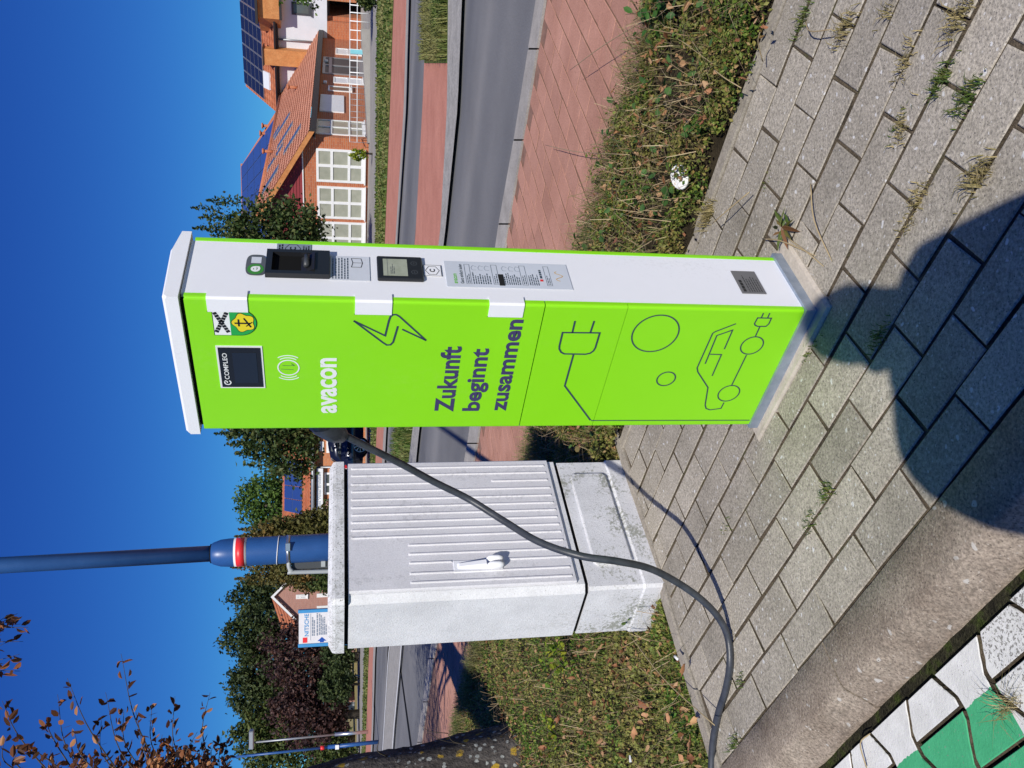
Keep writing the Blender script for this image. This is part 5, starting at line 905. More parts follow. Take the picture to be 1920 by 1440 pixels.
mb.build('trunk_twigs', M['bark2'], beech)
# ================================================================== HOUSES
def brick_mat(name, c1, c2, mortar):
    m, nt, p = new_mat(name); v = coords(nt, 'obj'); sp_ = nt.nodes.new('ShaderNodeSeparateXYZ'); nt.links.new(v, sp_.inputs[0]); ad = nt.nodes.new('ShaderNodeMath'); nt.links.new(sp_.outputs[0], ad.inputs[0]); nt.links.new(sp_.outputs[1], ad.inputs[1]); cb = nt.nodes.new('ShaderNodeCombineXYZ'); nt.links.new(ad.outputs[0], cb.inputs[0]); nt.links.new(sp_.outputs[2], cb.inputs[1])
    b = nt.nodes.new('ShaderNodeTexBrick'); nt.links.new(cb.outputs[0], b.inputs[0]); b.inputs['Scale'].default_value = 1; b.inputs['Brick Width'].default_value = 0.25; b.inputs['Row Height'].default_value = 0.077; b.inputs['Mortar Size'].default_value = 0.008
    b.inputs['Color1'].default_value = rgba(c1); b.inputs['Color2'].default_value = rgba(c2); b.inputs['Mortar'].default_value = rgba(mortar); nt.links.new(b.outputs[0], p.inputs['Base Color']); p.inputs['Roughness'].default_value = 0.9; bump(nt, p, b.outputs[1], 0.4, -0.006); return m
M['brick'] = brick_mat('red_brick', (0.50, 0.155, 0.06), (0.40, 0.11, 0.045), (0.44, 0.25, 0.16)); M['pinkbrick'] = brick_mat('pink_brick', (0.44, 0.22, 0.17), (0.38, 0.18, 0.14), (0.40, 0.28, 0.23)); M['orangebrick'] = brick_mat('orange_brick', (0.52, 0.19, 0.07), (0.44, 0.14, 0.05), (0.46, 0.30, 0.20))
M['tile'] = surf('orange_roof_tile', [(0.3, (0.40, 0.12, 0.05)), (0.7, (0.54, 0.20, 0.095))], 2.2, 0.75, 0, 0.2, 12, 0.01, fine=0.2, coord='obj'); M['tile2'] = surf('faded_roof_tile', [(0.3, (0.42, 0.17, 0.10)), (0.7, (0.56, 0.26, 0.17))], 1.5, 0.8, 0, 0.2, 10, 0.01, fine=0.2, coord='obj'); M['cladtile'] = surf('orange_wall_tile', [(0.3, (0.48, 0.18, 0.05)), (0.7, (0.60, 0.27, 0.09))], 4, 0.7, 0, 0.2, 14, 0.01, fine=0.15, coord='obj')
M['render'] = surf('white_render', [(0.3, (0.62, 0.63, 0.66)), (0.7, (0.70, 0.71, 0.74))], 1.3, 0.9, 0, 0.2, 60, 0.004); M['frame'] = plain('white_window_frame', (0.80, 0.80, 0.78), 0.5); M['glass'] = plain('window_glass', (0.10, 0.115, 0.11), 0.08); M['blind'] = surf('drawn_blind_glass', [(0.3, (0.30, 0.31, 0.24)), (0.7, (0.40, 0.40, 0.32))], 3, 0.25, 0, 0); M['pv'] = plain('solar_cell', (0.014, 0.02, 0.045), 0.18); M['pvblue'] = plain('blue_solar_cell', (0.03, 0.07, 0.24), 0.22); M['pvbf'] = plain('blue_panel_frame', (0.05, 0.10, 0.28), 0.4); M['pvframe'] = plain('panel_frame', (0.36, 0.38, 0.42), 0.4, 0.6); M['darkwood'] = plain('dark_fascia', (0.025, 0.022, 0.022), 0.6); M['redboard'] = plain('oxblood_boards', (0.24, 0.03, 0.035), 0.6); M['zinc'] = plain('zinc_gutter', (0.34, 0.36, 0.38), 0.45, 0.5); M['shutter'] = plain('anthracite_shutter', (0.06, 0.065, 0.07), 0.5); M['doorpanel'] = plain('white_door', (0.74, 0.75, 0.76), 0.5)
def tile_roof(mb, p00, p10, p11, p01, nr, nc, amp=0.03, step=0.04):
    p00, p10, p11, p01 = (Vector(p) for p in (p00, p10, p11, p01)); nrm = (p10-p00).cross(p01-p00).normalized()
    if nrm.z < 0: nrm = -nrm
    rows_ = []
    for i in range(nr):
        for e in (0, 1):
            v = (i+e)/nr; a = p00.lerp(p01, v); b = p10.lerp(p11, v); h = step*(1-e); rows_.append([a.lerp(b, k/(nc*4))+nrm*(h+amp*(0.5+0.5*math.cos(k*math.pi/2))) for k in range(nc*4+1)])
    mb.loft(rows_, False, False, False)
def pv_panels(parent, p00, p10, p11, p01, nu, nv, cell, gap=0.03, lift=0.10):
    p00, p10, p11, p01 = (Vector(p) for p in (p00, p10, p11, p01)); nrm = (p10-p00).cross(p01-p00).normalized()
    if nrm.z < 0: nrm = -nrm
    Pq = lambda u, v, h: p00.lerp(p10, u).lerp(p01.lerp(p11, u), v)+nrm*h
    for i in range(nu):
        for j in range(nv):
            u0, u1, v0, v1 = i/nu+0.012/nu*2, (i+1)/nu-0.012/nu*2, j/nv+0.012/nv*2, (j+1)/nv-0.012/nv*2; mb = MB(); mb.hexa([Pq(u0, v0, lift-0.04), Pq(u1, v0, lift-0.04), Pq(u1, v1, lift-0.04), Pq(u0, v1, lift-0.04), Pq(u0, v0, lift), Pq(u1, v0, lift), Pq(u1, v1, lift), Pq(u0, v1, lift)])
            mb.mi = 1; du, dv = 0.035/nu, 0.025/nv; mb.quad(Pq(u0+du, v0+dv, lift+0.004), Pq(u1-du, v0+dv, lift+0.004), Pq(u1-du, v1-dv, lift+0.004), Pq(u0+du, v1-dv, lift+0.004)); mb.build('solar_panel', [M['pvframe'] if cell is M['pv'] else M['pvbf'], cell], parent)
def win(parent, fn, u0, u1, z0, z1, cols, rws, fr=0.07, glass=None, deep=0.10, sill=True, name='window', mat=None):
    """window as a part: frame with bars; panes are its sub-parts. fn(u, z, out) -> local point"""
    mb = MB(); B = lambda a, b, c, d, e0, e1: mb.hexa([fn(a, c, e0), fn(b, c, e0), fn(b, c, e1), fn(a, c, e1), fn(a, d, e0), fn(b, d, e0), fn(b, d, e1), fn(a, d, e1)])
    o0, o1 = -0.02, 0.035; B(u0, u0+fr, z0, z1, o0, o1); B(u1-fr, u1, z0, z1, o0, o1); B(u0+fr, u1-fr, z0, z0+fr*1.3, o0, o1); B(u0+fr, u1-fr, z1-fr, z1, o0, o1)
    us = [u0+fr+(u1-u0-2*fr)*c for c in cols]; zs = [z0+fr+(z1-z0-2*fr)*r_ for r_ in rws]
    for u in us[1:-1]: B(u-fr*0.6, u+fr*0.6, z0+fr, z1-fr, o0, o1+0.004)
    for z in zs[1:-1]: B(u0+fr, u1-fr, z-fr*0.55, z+fr*0.55, o0, o1+0.008)
    if sill: B(u0-0.04, u1+0.04, z0-0.05, z0, 0.002, 0.09)
    wn = mb.build(name, mat or M['frame'], parent)
    for a, b in zip(us, us[1:]):
        for c, d in zip(zs, zs[1:]): mb = MB(); mb.quad(fn(a, c, 0.012), fn(b, c, 0.012), fn(b, d, 0.012), fn(a, d, 0.012)); mb.build('pane', glass or M['blind'], wn)
    return wn
# ------------------------------------------------------------------ brick wing with tiled gable roof
K = gnd(691, 262); ze = at(580, 258, K.y).z
d = ray(597, 70); k_ = (ze-EYE)/d.z; E_ = Vector((d.x*k_, d.y*k_, 0)); LX = (E_-K).length; WA = math.atan2(E_.y-K.y, E_.x-K.x)
wing = thing('brick_wing', 'single storey red brick house wing with tiled gable roof and big white windows', 'house', K, WA); _w = MW[wing.name].inverted()
def hitp(inv, x, y, ax, off): o_ = inv @ Vector((0, 0, EYE)); d_ = inv.to_3x3() @ ray(x, y); return o_+d_*((off-o_[ax])/d_[ax])
pk_ = hitp(_w, 488, 397, 0, 0.0); GT = pk_.y; ZR = pk_.z; GW = 2*GT
gfn = lambda u, z, o=0.0: Vector((-o, u, z)); efn = lambda u, z, o=0.0: Vector((u, -o, z))
mb = MB(); mb.poly([(0, 0, -0.2), (0, 0, ze), (0, GW, ze), (0, GW, -0.2)]); mb.poly([(0, 0, -0.2), (LX, 0, -0.2), (LX, 0, ze), (0, 0, ze)]); mb.poly([(0, GW, -0.2), (0, GW, ze), (LX, GW, ze), (LX, GW, -0.2)]); mb.poly([(0.0, 0, ze), (0.0, GT, ZR-0.15), (0.0, GW, ze)]); mb.build('wall', M['brick'], wing)
zcl = hitp(_w, 567, 330, 0, 0.0).z; sl = (ZR-ze)/GT; nb = 12; mb = MB(); mb.mi = 0
for i in range(nb):
    za = zcl+(ZR-0.2-zcl)*i/nb; zb_ = zcl+(ZR-0.2-zcl)*(i+1)/nb-0.015; ya = max(0.05, (za-ze)/sl+0.15); mb.hexa([(-0.002, ya, za), (-0.035, ya, za), (-0.035, GW-ya, za), (-0.002, GW-ya, za), (-0.002, ya, zb_), (-0.02, ya, zb_), (-0.02, GW-ya, zb_), (-0.002, GW-ya, zb_)])
mb.build('gable_cladding', M['redboard'], wing)
mb = MB(); mb.box(-0.05, -0.002, 0.3, GW-0.3, zcl-0.04, zcl); mb.build('ledge', M['frame'], wing)
oh = 0.30; zeo = ze-oh*sl*0.6+0.06; mb = MB()
tile_roof(mb, (-0.35, -oh, zeo), (LX+0.2, -oh, zeo), (LX+0.2, GT, ZR+0.06), (-0.35, GT, ZR+0.06), 18, 58); rf = mb.build('roof', M['tile2'], wing)
mb = MB(); tile_roof(mb, (-0.35, GW+oh, zeo), (LX+0.2, GW+oh, zeo), (LX+0.2, GT, ZR+0.06), (-0.35, GT, ZR+0.06), 18, 58); mb.build('roof', M['tile2'], wing)
mb = MB(); mb.tube([(-0.36, GT, ZR+0.09), (LX, GT, ZR+0.09)], 0.11, 8); mb.build('ridge_tiles', M['tile'], rf)
for ya, yb in ((-oh, GT), (GW+oh, GT)): mb = MB(); mb.hexa([(-0.40, ya, zeo-0.14), (-0.33, ya, zeo-0.14), (-0.33, yb, ZR-0.10), (-0.40, yb, ZR-0.10), (-0.40, ya, zeo+0.04), (-0.33, ya, zeo+0.04), (-0.33, yb, ZR+0.10), (-0.40, yb, ZR+0.10)]); mb.build('verge_board', M['cladtile'], rf)
mb = MB(); mb.box(-0.35, LX, -oh-0.08, -oh+0.02, zeo-0.20, zeo+0.02); mb.box(-0.30, LX, -oh+0.02, -0.004, zeo-0.17, zeo-0.12); mb.build('eaves_gutter', M['darkwood'], wing)
def gh(x, y): h = hitp(_w, x, y, 0, 0.0); return h.y, h.z
def eh(x, y): h = hitp(_w, x, y, 1, 0.0); return h.x, h.z
for ya, yb, xt in ((280, 342, 593), (350, 410, 595), (416, 476, 597)):
    a = gh((xt+683)/2, ya)[0]; b = gh((xt+683)/2, yb)[0]; zt = gh(xt, (ya+yb)/2)[1]; zb_ = max(0.06, gh(683, (ya+yb)/2)[1]); win(wing, gfn, a, b, zb_, zt, (0, 0.5, 1), (0, 0.30, 0.70, 1), 0.09)
def ewin(xa, xb, ya, yb, cols, rws, glass=None, fr=0.07, name='window', mat=None, zmin=0.05): a = eh((xa+xb)/2, yb)[0]; b = eh((xa+xb)/2, ya)[0]; zt = eh(xa, (ya+yb)/2)[1]; zb_ = max(zmin, eh(xb, (ya+yb)/2)[1]); return win(wing, efn, a, b, zb_, zt, cols, rws, fr, glass, name=name, mat=mat)
ewin(592, 683, 227, 254, (0, 0.5, 1), (0, 0.3, 0.7, 1)); ewin(615, 658, 163, 172, (0, 1), (0, 1), M['glass']); ewin(605, 679, 110, 141, (0, 0.5, 1), (0, 0.85, 1), M['shutter'], 0.12, mat=M['zinc']); ewin(629, 681, 93, 104, (0, 1), (0, 0.5, 1), M['doorpanel'], 0.06, 'door'); ewin(625, 681, 147, 158, (0, 1), (0, 0.5, 1), M['doorpanel'], 0.06, 'door')
a = eh(622, 211)[0]; b = eh(622, 180)[0]; mb = MB(); mb.box(a, b, -0.05, -0.002, eh(645, 195)[1], eh(600, 195)[1]); mb.build('notice_board', M['doorpanel'], wing)
for ya in (116, 156): u = eh(600, ya)[0]; mb = MB(); mb.box(u-0.08, u+0.08, -0.12, -0.002, ze-0.55, ze-0.38, 0.03); mb.build('wall_lamp', M['frame'], wing)
sl_n = Vector((0, -(ZR-zeo), GT+oh)).normalized()
def rp(u, f): return Vector((u, -oh+(GT+oh)*f, zeo+(ZR+0.06-zeo)*f))
for u0, f0, w_, h_ in ((1.2, 0.62, 0.55, 0.34), (2.0, 0.20, 0.5, 0.34), (3.6, 0.60, 0.5, 0.34), (4.6, 0.42, 0.5, 0.34), (7.2, 0.55, 0.55, 0.36), (8.0, 0.80, 0.5, 0.16)):
    mb = MB(); q = [rp(u0, f0), rp(u0+w_, f0), rp(u0+w_, f0+h_), rp(u0, f0+h_)]; mb.hexa([p+sl_n*0.02 for p in q]+[p+sl_n*0.07 for p in q]); sk = mb.build('roof_window', M['zinc'], rf)
    c = sum(q, Vector())/4; mb = MB(); mb.quad(*[c+(p-c)*0.86+sl_n*0.076 for p in q]); mb.build('pane', M['glass'], sk)
for u, f in ((5.6, 0.88), (10.5, 0.45)):
    p = rp(u, f); mb = MB(); mb.tube([p, p+Vector((0, 0, 0.42))], 0.07, 8); mb.tube([p+Vector((0, 0, 0.42)), p+Vector((0, 0, 0.50))], 0.12, 8); mb.build('roof_vent', M['tile'], rf)
# brick piers and front ramp with railing
mb = MB(); q0 = gnd(693, 268); q1 = gnd(693, 55); mb.hexa([(q0.x, q0.y, -0.02), (q1.x, q1.y, -0.02), (q1.x+0.5, q1.y+1.2, -0.02), (q0.x+0.3, q0.y+1.2, -0.02), (q0.x, q0.y, 0.05), (q1.x, q1.y, 0.30), (q1.x+0.5, q1.y+1.2, 0.30), (q0.x+0.3, q0.y+1.2, 0.05)]); tag(mb.build('entrance_ramp', M['yard']), 'low grey concrete entrance ramp in front of the brick wing', 'ramp')
rl = thing('ramp_railing', 'light grey metal railing of posts and rails along the entrance ramp', 'railing', gnd(692, 140)); YR = gnd(692, 140).y-0.1; zr = at(656, 140, YR).z
for y in (12, 26, 42, 59, 77, 95, 116, 138, 160): p = at(690, y, YR); mb = MB(); mb.tube([(p.x, YR, -0.02), (p.x, YR, zr)], 0.020, 8); mb.build('post', M['frame'], rl, True)
for y in (166, 177, 188, 199, 211, 222, 234, 246, 257, 268): p = at(690, y, YR); mb = MB(); mb.tube([(p.x, YR, -0.02), (p.x, YR, zr)], 0.009, 6); mb.build('bar', M['zinc'], rl, True)
for z in (zr, (zr)*0.62): mb = MB(); mb.tube([(at(690, 268, YR).x, YR, z), (at(690, -60, YR).x, YR, z)], 0.015, 8); mb.build('rail', M['frame'], rl, True)
mb = MB(); a = at(674, 97, YR-0.05); mb.box(a.x-0.10, a.x+0.06, YR-0.07, YR-0.04, zr*0.15, zr*0.98); M['aqua'] = plain('aqua_banner', (0.20, 0.52, 0.58), 0.6); tag(mb.build('banner', M['aqua']), 'small aqua banner tied to the ramp railing', 'banner')
# ------------------------------------------------------------------ white house with dark solar roof, behind the wing
WH = K+Vector((math.cos(WA), math.sin(WA), 0))*LX; house = thing('white_house', 'white rendered house with dark solar panel roof and orange tile cladding', 'house', WH, WA); _h = MW[house.name].inverted()
def wh(x, y, off=0.0): h = hitp(_h, x, y, 0, off); return h.y, h.z
yl, zg = wh(519, 196); zg = wh(517, 100)[1]; yr = -11.0; zw = wh(613, 20)[1]
mb = MB(); mb.box(0.0, 8.0, yr, yl, zw, zg); mb.build('upper_wall', M['render'], house)
yb0 = wh(640, 42)[0]; mb = MB(); mb.box(0.0, 0.3, yb0, 0.0, -0.2, zw-0.004); mb.box(0.3, 8, yb0-0.2, yl, -0.2, zw-0.004); mb.build('lower_wall', M['brick'], house)
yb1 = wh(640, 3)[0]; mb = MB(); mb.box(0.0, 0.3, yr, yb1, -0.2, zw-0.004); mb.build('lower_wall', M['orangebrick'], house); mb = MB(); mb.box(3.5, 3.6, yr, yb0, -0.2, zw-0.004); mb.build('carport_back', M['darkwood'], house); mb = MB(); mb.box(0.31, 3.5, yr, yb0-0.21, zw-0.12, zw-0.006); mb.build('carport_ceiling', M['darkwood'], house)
RX = 4.2; zrid = hitp(_h, 457, 80, 0, RX).z; sl2 = (zrid-zg)/(RX+0.4); mb = MB(); tile_roof(mb, (-0.4, yr, zg-0.02), (-0.4, yl+0.3, zg-0.02), (RX, yl+0.3, zrid), (RX, yr, zrid), 14, 40); hr = mb.build('roof', M['tile'], house)
mb = MB(); tile_roof(mb, (2*RX+0.4, yr, zg-0.02), (2*RX+0.4, yl+0.3, zg-0.02), (RX, yl+0.3, zrid), (RX, yr, zrid), 14, 40); mb.build('roof', M['tile'], house)
mb = MB(); mb.poly([(0, yl-0.002, zg), (8, yl-0.002, zg), (RX, yl-0.002, zrid-0.1)]); mb.build('gable_wall', M['render'], house)
R2 = lambda y, f: Vector((-0.4+(RX+0.4)*f, y, zg-0.02+(zrid-zg+0.02)*f)); pv_panels(house, R2(yr, 0.36), R2(yl+0.15, 0.36), R2(yl+0.15, 1.0), R2(yr, 1.0), 20, 5, M['pv'])
mb = MB(); mb.tube([(-0.45, yr, zg-0.02), (-0.45, yl+0.3, zg-0.02)], 0.07, 8); mb.box(-0.38, -0.004, yr, yl, zg-0.16, zg-0.10); gt = mb.build('gutter', M['darkwood'], house); u = wh(540, 74)[0]; mb = MB(); mb.tube([(-0.10, u, zg-0.05), (-0.10, u, wh(586, 80)[1])], 0.05, 8); mb.build('downpipe', M['zinc'], gt)
a, zt = wh(495, 121, -0.5); b, zb_ = wh(573, 97, -0.5); mb = MB(); mb.box(-0.55, 0.0, b, a, zb_-0.3, zt); cb = mb.build('clad_pier', M['cladtile'], house); mb = MB(); mb.box(-0.60, 0.4, b-0.05, a+0.05, zt, zt+0.05); mb.build('pier_cap', M['darkwood'], cb)
a, zt = wh(484, 33, -0.7); a2, z2_ = wh(514, 62, 0.0); zb_ = wh(524, 20, -0.7)[1]; mb = MB(); pl_ = [(-0.7, yr), (-0.7, a), (0.3, a2), (2.5, a2), (2.5, yr)]; mb.loft([[(*q, zb_) for q in pl_], [(*q, zt) for q in pl_]], True, True); dm = mb.build('clad_dormer', M['cladtile'], house); mb = MB(); mb.box(-0.95, 2.6, yr, a+0.25, zt, zt+0.12); mb.build('dormer_roof', M['darkwood'], dm); mb = MB(); mb.box(-0.74, -0.6, yr, a+0.03, zb_-0.10, zb_+0.02); mb.build('dormer_sill', M['darkwood'], dm)
mb = MB(); q = [R2(wh(505, 140)[0], 0.16), R2(wh(505, 172)[0], 0.16), R2(wh(505, 176)[0], 0.34), R2(wh(505, 144)[0], 0.34)]; mb.hexa(q+[p+Vector((-0.04, 0, 0.12)) for p in q]); mb.build('white_roof_plate', M['doorpanel'], hr)
hf = lambda u, z, o=0.0: Vector((-o, u, z)); a, zt = wh(547, 27); b, zb_ = wh(583, 6); win(house, hf, b, a, zb_, zt, (0, 1), (0, 1), 0.1, M['glass'], mat=M['shutter']); 
# ------------------------------------------------------------------ blue-panelled roof between them
BL = at(640, 300, 47); bh = thing('solar_roof_house', 'house behind the wing with a hipped roof covered in blue solar panels', 'house', (BL.x, BL.y, 0), R(-14)); _b = MW[bh.name].inverted()
def bq(x, y, dy): h = hitp(_b, x, y, 1, dy); return h
e0 = bq(520, 205, 0.0); e1 = Vector((e0.x-17, 0, e0.z)); r0_ = bq(455, 307, 3.6); r1_ = Vector((e0.x-14, 3.6, r0_.z))
mb = MB(); mb.box(e1.x, e0.x-0.3, 0.3, 7.0, -0.2, e0.z-0.05); mb.build('wall', M['orangebrick'], bh)
mb = MB(); mb.poly([e0, r0_, (e0.x, 7.2, e0.z)]); mb.poly([(e0.x, 7.2, e0.z), r0_, r1_, (e1.x, 7.2, e0.z)]); mb.poly([e0, e1, r1_, r0_]); mb.poly([e1, (e1.x, 7.2, e0.z), r1_]); rb = mb.build('roof', M['tile'], bh)
pv_panels(bh, e1+Vector((3, 0.15, 0.1)), e0+Vector((-0.5, 0.15, 0.1)), r0_+Vector((-0.15, -0.1, -0.02)), Vector((e1.x+3.4, r0_.y-0.1, r0_.z-0.02)), 14, 5, M['pvblue'], lift=0.12)
mb = MB(); mb.tube([r0_, r1_], 0.12, 8); mb.build('ridge_tiles', M['tile'], rb)
for x, y in ((497, 236), (493, 250)): p = bq(x, y, 1.0); mb = MB(); mb.tube([p+Vector((0, 0, -0.5)), p+Vector((0, 0, 0.1))], 0.08, 8); mb.tube([p+Vector((0, 0, 0.1)), p+Vector((0, 0, 0.18))], 0.15, 8); mb.build('roof_vent', M['tile'], rb)
# ------------------------------------------------------------------ brick shop left of the post
SH = at(690, 905, 35); shop = thing('brick_shop', 'low orange brick shop with tiled roof, blue solar panels and white fascia sign', 'shop', (SH.x, SH.y, 0), R(4)); _s = MW[shop.name].inverted()
def sq(x, y, dy=0.0): return hitp(_s, x, y, 1, dy)
xl, xr = sq(640, 1020).x, sq(640, 700).x; zgs = sq(586, 900).z; mb = MB(); mb.box(xl, xr, 0.0, 7.0, -0.2, zgs); mb.build('wall', M['orangebrick'], shop)
zrs = sq(530, 930, 3.4).z; mb = MB(); tile_roof(mb, (xl-0.3, -0.3, zgs+0.02), (xr+0.3, -0.3, zgs+0.02), (xr+0.3, 3.4, zrs), (xl-0.3, 3.4, zrs), 13, 44); sr_ = mb.build('roof', M['tile'], shop); mb = MB(); tile_roof(mb, (xl-0.3, 7.3, zgs+0.02), (xr+0.3, 7.3, zgs+0.02), (xr+0.3, 3.4, zrs), (xl-0.3, 3.4, zrs), 13, 44); mb.build('roof', M['tile'], shop)
R3 = lambda x, f: Vector((x, -0.3+3.7*f, zgs+0.02+(zrs-zgs-0.02)*f)); xa = sq(556, 962, 1.5).x; xb = sq(556, 862, 1.5).x; pv_panels(shop, R3(xa, 0.26), R3(xb, 0.26), R3(xb, 0.86), R3(xa, 0.86), 4, 2, M['pvblue'])
mb = MB(); mb.tube([(xl-0.3, -0.38, zgs-0.02), (xr+0.3, -0.38, zgs-0.02)], 0.065, 8); gs = mb.build('gutter', M['zinc'], shop); u = sq(610, 876).x; mb = MB(); mb.tube([(u, -0.08, zgs-0.05), (u, -0.08, 0)], 0.045, 8); mb.build('downpipe', M['zinc'], gs); mb = MB(); mb.box(xl, xr, -0.28, -0.004, zgs-0.10, zgs-0.05); mb.build('soffit', M['darkwood'], shop)
sf = lambda u, z, o=0.0: Vector((u, -o, z)); a, b = sq(600, 965).x, sq(600, 878).x; z0, z1 = sq(606, 920).z, sq(594, 920).z; mb = MB(); mb.box(a, b, -0.22, -0.004, z0, z1, 0.01); sg = mb.build('fascia_sign', M['doorpanel'], shop); text_mesh('lettering', 'scott Vokal Erxleben', lambda p: (p.x, -0.225, p.y), a+0.2, b-0.15, z0+0.09, z1-0.06, M['stickgrey'], sg, 0.01)
win(shop, sf, sq(615, 927).x, sq(615, 886).x, 0.75, sq(608, 905).z, (0, 0.45, 1), (0, 1), 0.08, M['glass']); win(shop, sf, sq(625, 849).x, sq(625, 806).x, sq(640, 830).z, sq(612, 830).z, (0, 0.33, 0.66, 1), (0, 0.55, 1), 0.09, M['blind']); win(shop, sf, sq(600, 846).x, sq(600, 828).x, sq(607, 840).z, sq(598, 840).z, (0, 1), (0, 1), 0.05, M['doorpanel'], sill=False)
mb = MB(); a = sq(615, 962); b = sq(615, 935); mb.box(a.x, b.x, -0.30, -0.004, a.z-0.15, a.z-0.02); fb = mb.build('flower_box', M['darkwood'], shop); c = np.stack([nrng.uniform(a.x, b.x, 260), nrng.uniform(-0.36, -0.05, 260), nrng.normal(a.z+0.06, 0.07, 260)], 1); v, f = leaf_arrays(c, 0.07, 0.7, 0.5); link('flowers', mesh_np('flowers', v, f, leafm('window_box_flower', [(0, (0.05, 0.10, 0.02)), (0.6, (0.10, 0.16, 0.04)), (0.7, (0.6, 0.55, 0.5)), (1.0, (0.65, 0.15, 0.12))])), fb)['kind'] = 'stuff'
# ------------------------------------------------------------------ pink gable house far left
PH = at(640, 1122, 52); ph_ = thing('gable_house', 'pinkish brick gable house with orange tiled roof behind the cabinet', 'house', (PH.x, PH.y, 0), R(26)); _p = MW[ph_.name].inverted(); pq = lambda x, y, dy=0.0: hitp(_p, x, y, 1, dy)
ap = pq(512, 1121); hw_ = 2.7; zes = ap.z-2.6; mb = MB(); mb.poly([(ap.x-hw_, 0, -0.2), (ap.x+hw_, 0, -0.2), (ap.x+hw_, 0, zes), (ap.x, 0, ap.z), (ap.x-hw_, 0, zes)]); mb.poly([(ap.x+hw_, 0, -0.2), (ap.x+hw_, 9, -0.2), (ap.x+hw_, 9, zes), (ap.x+hw_, 0, zes)]); mb.poly([(ap.x-hw_, 0, -0.2), (ap.x-hw_, 0, zes), (ap.x-hw_, 9, zes), (ap.x-hw_, 9, -0.2)]); mb.build('wall', M['pinkbrick'], ph_)
for sg_ in (1, -1): mb = MB(); k_ = 2.6/hw_; tile_roof(mb, (ap.x+sg_*(hw_+0.3), -0.2, zes-0.3*k_), (ap.x+sg_*(hw_+0.3), 9.2, zes-0.3*k_), (ap.x, 9.2, ap.z+0.06), (ap.x, -0.2, ap.z+0.06), 13, 26); rr_ = mb.build('roof', M['tile'], ph_); mb = MB(); mb.hexa([(ap.x+sg_*(hw_+0.3), -0.26, zes-0.3*k_-0.1), (ap.x, -0.26, ap.z-0.06), (ap.x, -0.20, ap.z-0.06), (ap.x+sg_*(hw_+0.3), -0.20, zes-0.3*k_-0.1), (ap.x+sg_*(hw_+0.3), -0.26, zes-0.3*k_+0.06), (ap.x, -0.26, ap.z+0.12), (ap.x, -0.20, ap.z+0.12), (ap.x+sg_*(hw_+0.3), -0.20, zes-0.3*k_+0.06)]); mb.build('verge_board', M['frame'], rr_)
pf = lambda u, z, o=0.0: Vector((u, -o, z))
for x0, x1, y0, y1 in ((555, 576, 1115, 1123), (594, 616, 1113, 1120), (594, 616, 1136, 1143)): a, b = pq((x0+x1)/2, y1), pq((x0+x1)/2, y0); win(ph_, pf, a.x, b.x, pq(x1, (y0+y1)/2).z, pq(x0, (y0+y1)/2).z, (0, 0.5, 1), (0, 0.65, 1), 0.07, M['glass'])
OB = at(640, 1160, 56); ob_ = thing('outbuilding', 'low building with orange tiled roof half hidden by leaves near the company board', 'house', (OB.x, OB.y, 0), 0); za = at(566, 1160, 56).z; zb_ = at(527, 1160, 59).z; xa_, xb_ = at(560, 1200, 56).x-OB.x, at(560, 1120, 56).x-OB.x; mb = MB(); tile_roof(mb, (xa_, 0, za), (xb_, 0, za), (xb_, 3, zb_), (xa_, 3, zb_), 12, 24); mb.build('roof', M['tile'], ob_); mb = MB(); mb.box(xa_+0.2, xb_-0.2, 0.3, 5, -0.2, za); mb.build('wall', M['pinkbrick'], ob_)
HB = at(655, 1350, 58); hb = thing('garden_house', 'small reddish brick garden building with grey front far along the road', 'house', (HB.x, HB.y, 0), 0); x0_, x1_ = at(650, 1338, 58).x-HB.x, at(650, 1314, 58).x-HB.x; mb = MB(); zt = at(637, 1330, 58).z; mb.box(x0_, x1_, 0, 3, -0.1, zt); mb.build('wall', M['pinkbrick'], hb); mb = MB(); mb.box(x0_-0.1, x1_+0.1, -0.1, 3.1, zt, zt+0.12); mb.build('roof', M['tile'], hb); mb = MB(); mb.box(x0_+0.1, x1_-0.1, -0.05, -0.002, 0.0, at(653, 1330, 58).z); mb.build('garage_door', M['zinc'], hb)
# ================================================================== PARKED CAR
CL = gnd(691, 838); cr = thing('parked_car', 'dark blue hatchback parked in front of the brick shop', 'car', (CL.x-0.05, CL.y+0.2, 0), R(10))
M['carpaint'] = plain('dark_blue_paint', (0.012, 0.016, 0.032), 0.22, 0.3, coat=0.6); M['tyre'] = plain('tyre_rubber', (0.012, 0.012, 0.012), 0.85); M['rim'] = plain('alloy_rim', (0.55, 0.56, 0.58), 0.3, 0.8); M['tail'] = plain('red_tail_light', (0.45, 0.01, 0.012), 0.2)
def sect(x, z0, z1, w0, w1): return [(x, -w0, z0), (x, w0, z0), (x, w0*1.03, (z0+z1)*0.5), (x, w1, z1), (x, -w1, z1), (x, -w0*1.03, (z0+z1)*0.5)]
mb = MB(); mb.smooth = True; mb.loft([sect(*q) for q in ((-0.78, 0.45, 0.80, 0.72, 0.66), (-0.72, 0.24, 0.95, 0.80, 0.74), (-0.3, 0.20, 1.0, 0.85, 0.79), (0.8, 0.20, 0.98, 0.87, 0.80), (2.1, 0.20, 0.96, 0.87, 0.79), (2.9, 0.22, 0.86, 0.84, 0.72), (3.3, 0.28, 0.72, 0.76, 0.62), (3.42, 0.40, 0.62, 0.66, 0.56))], True, True); body = mb.build('body', M['carpaint'], cr)
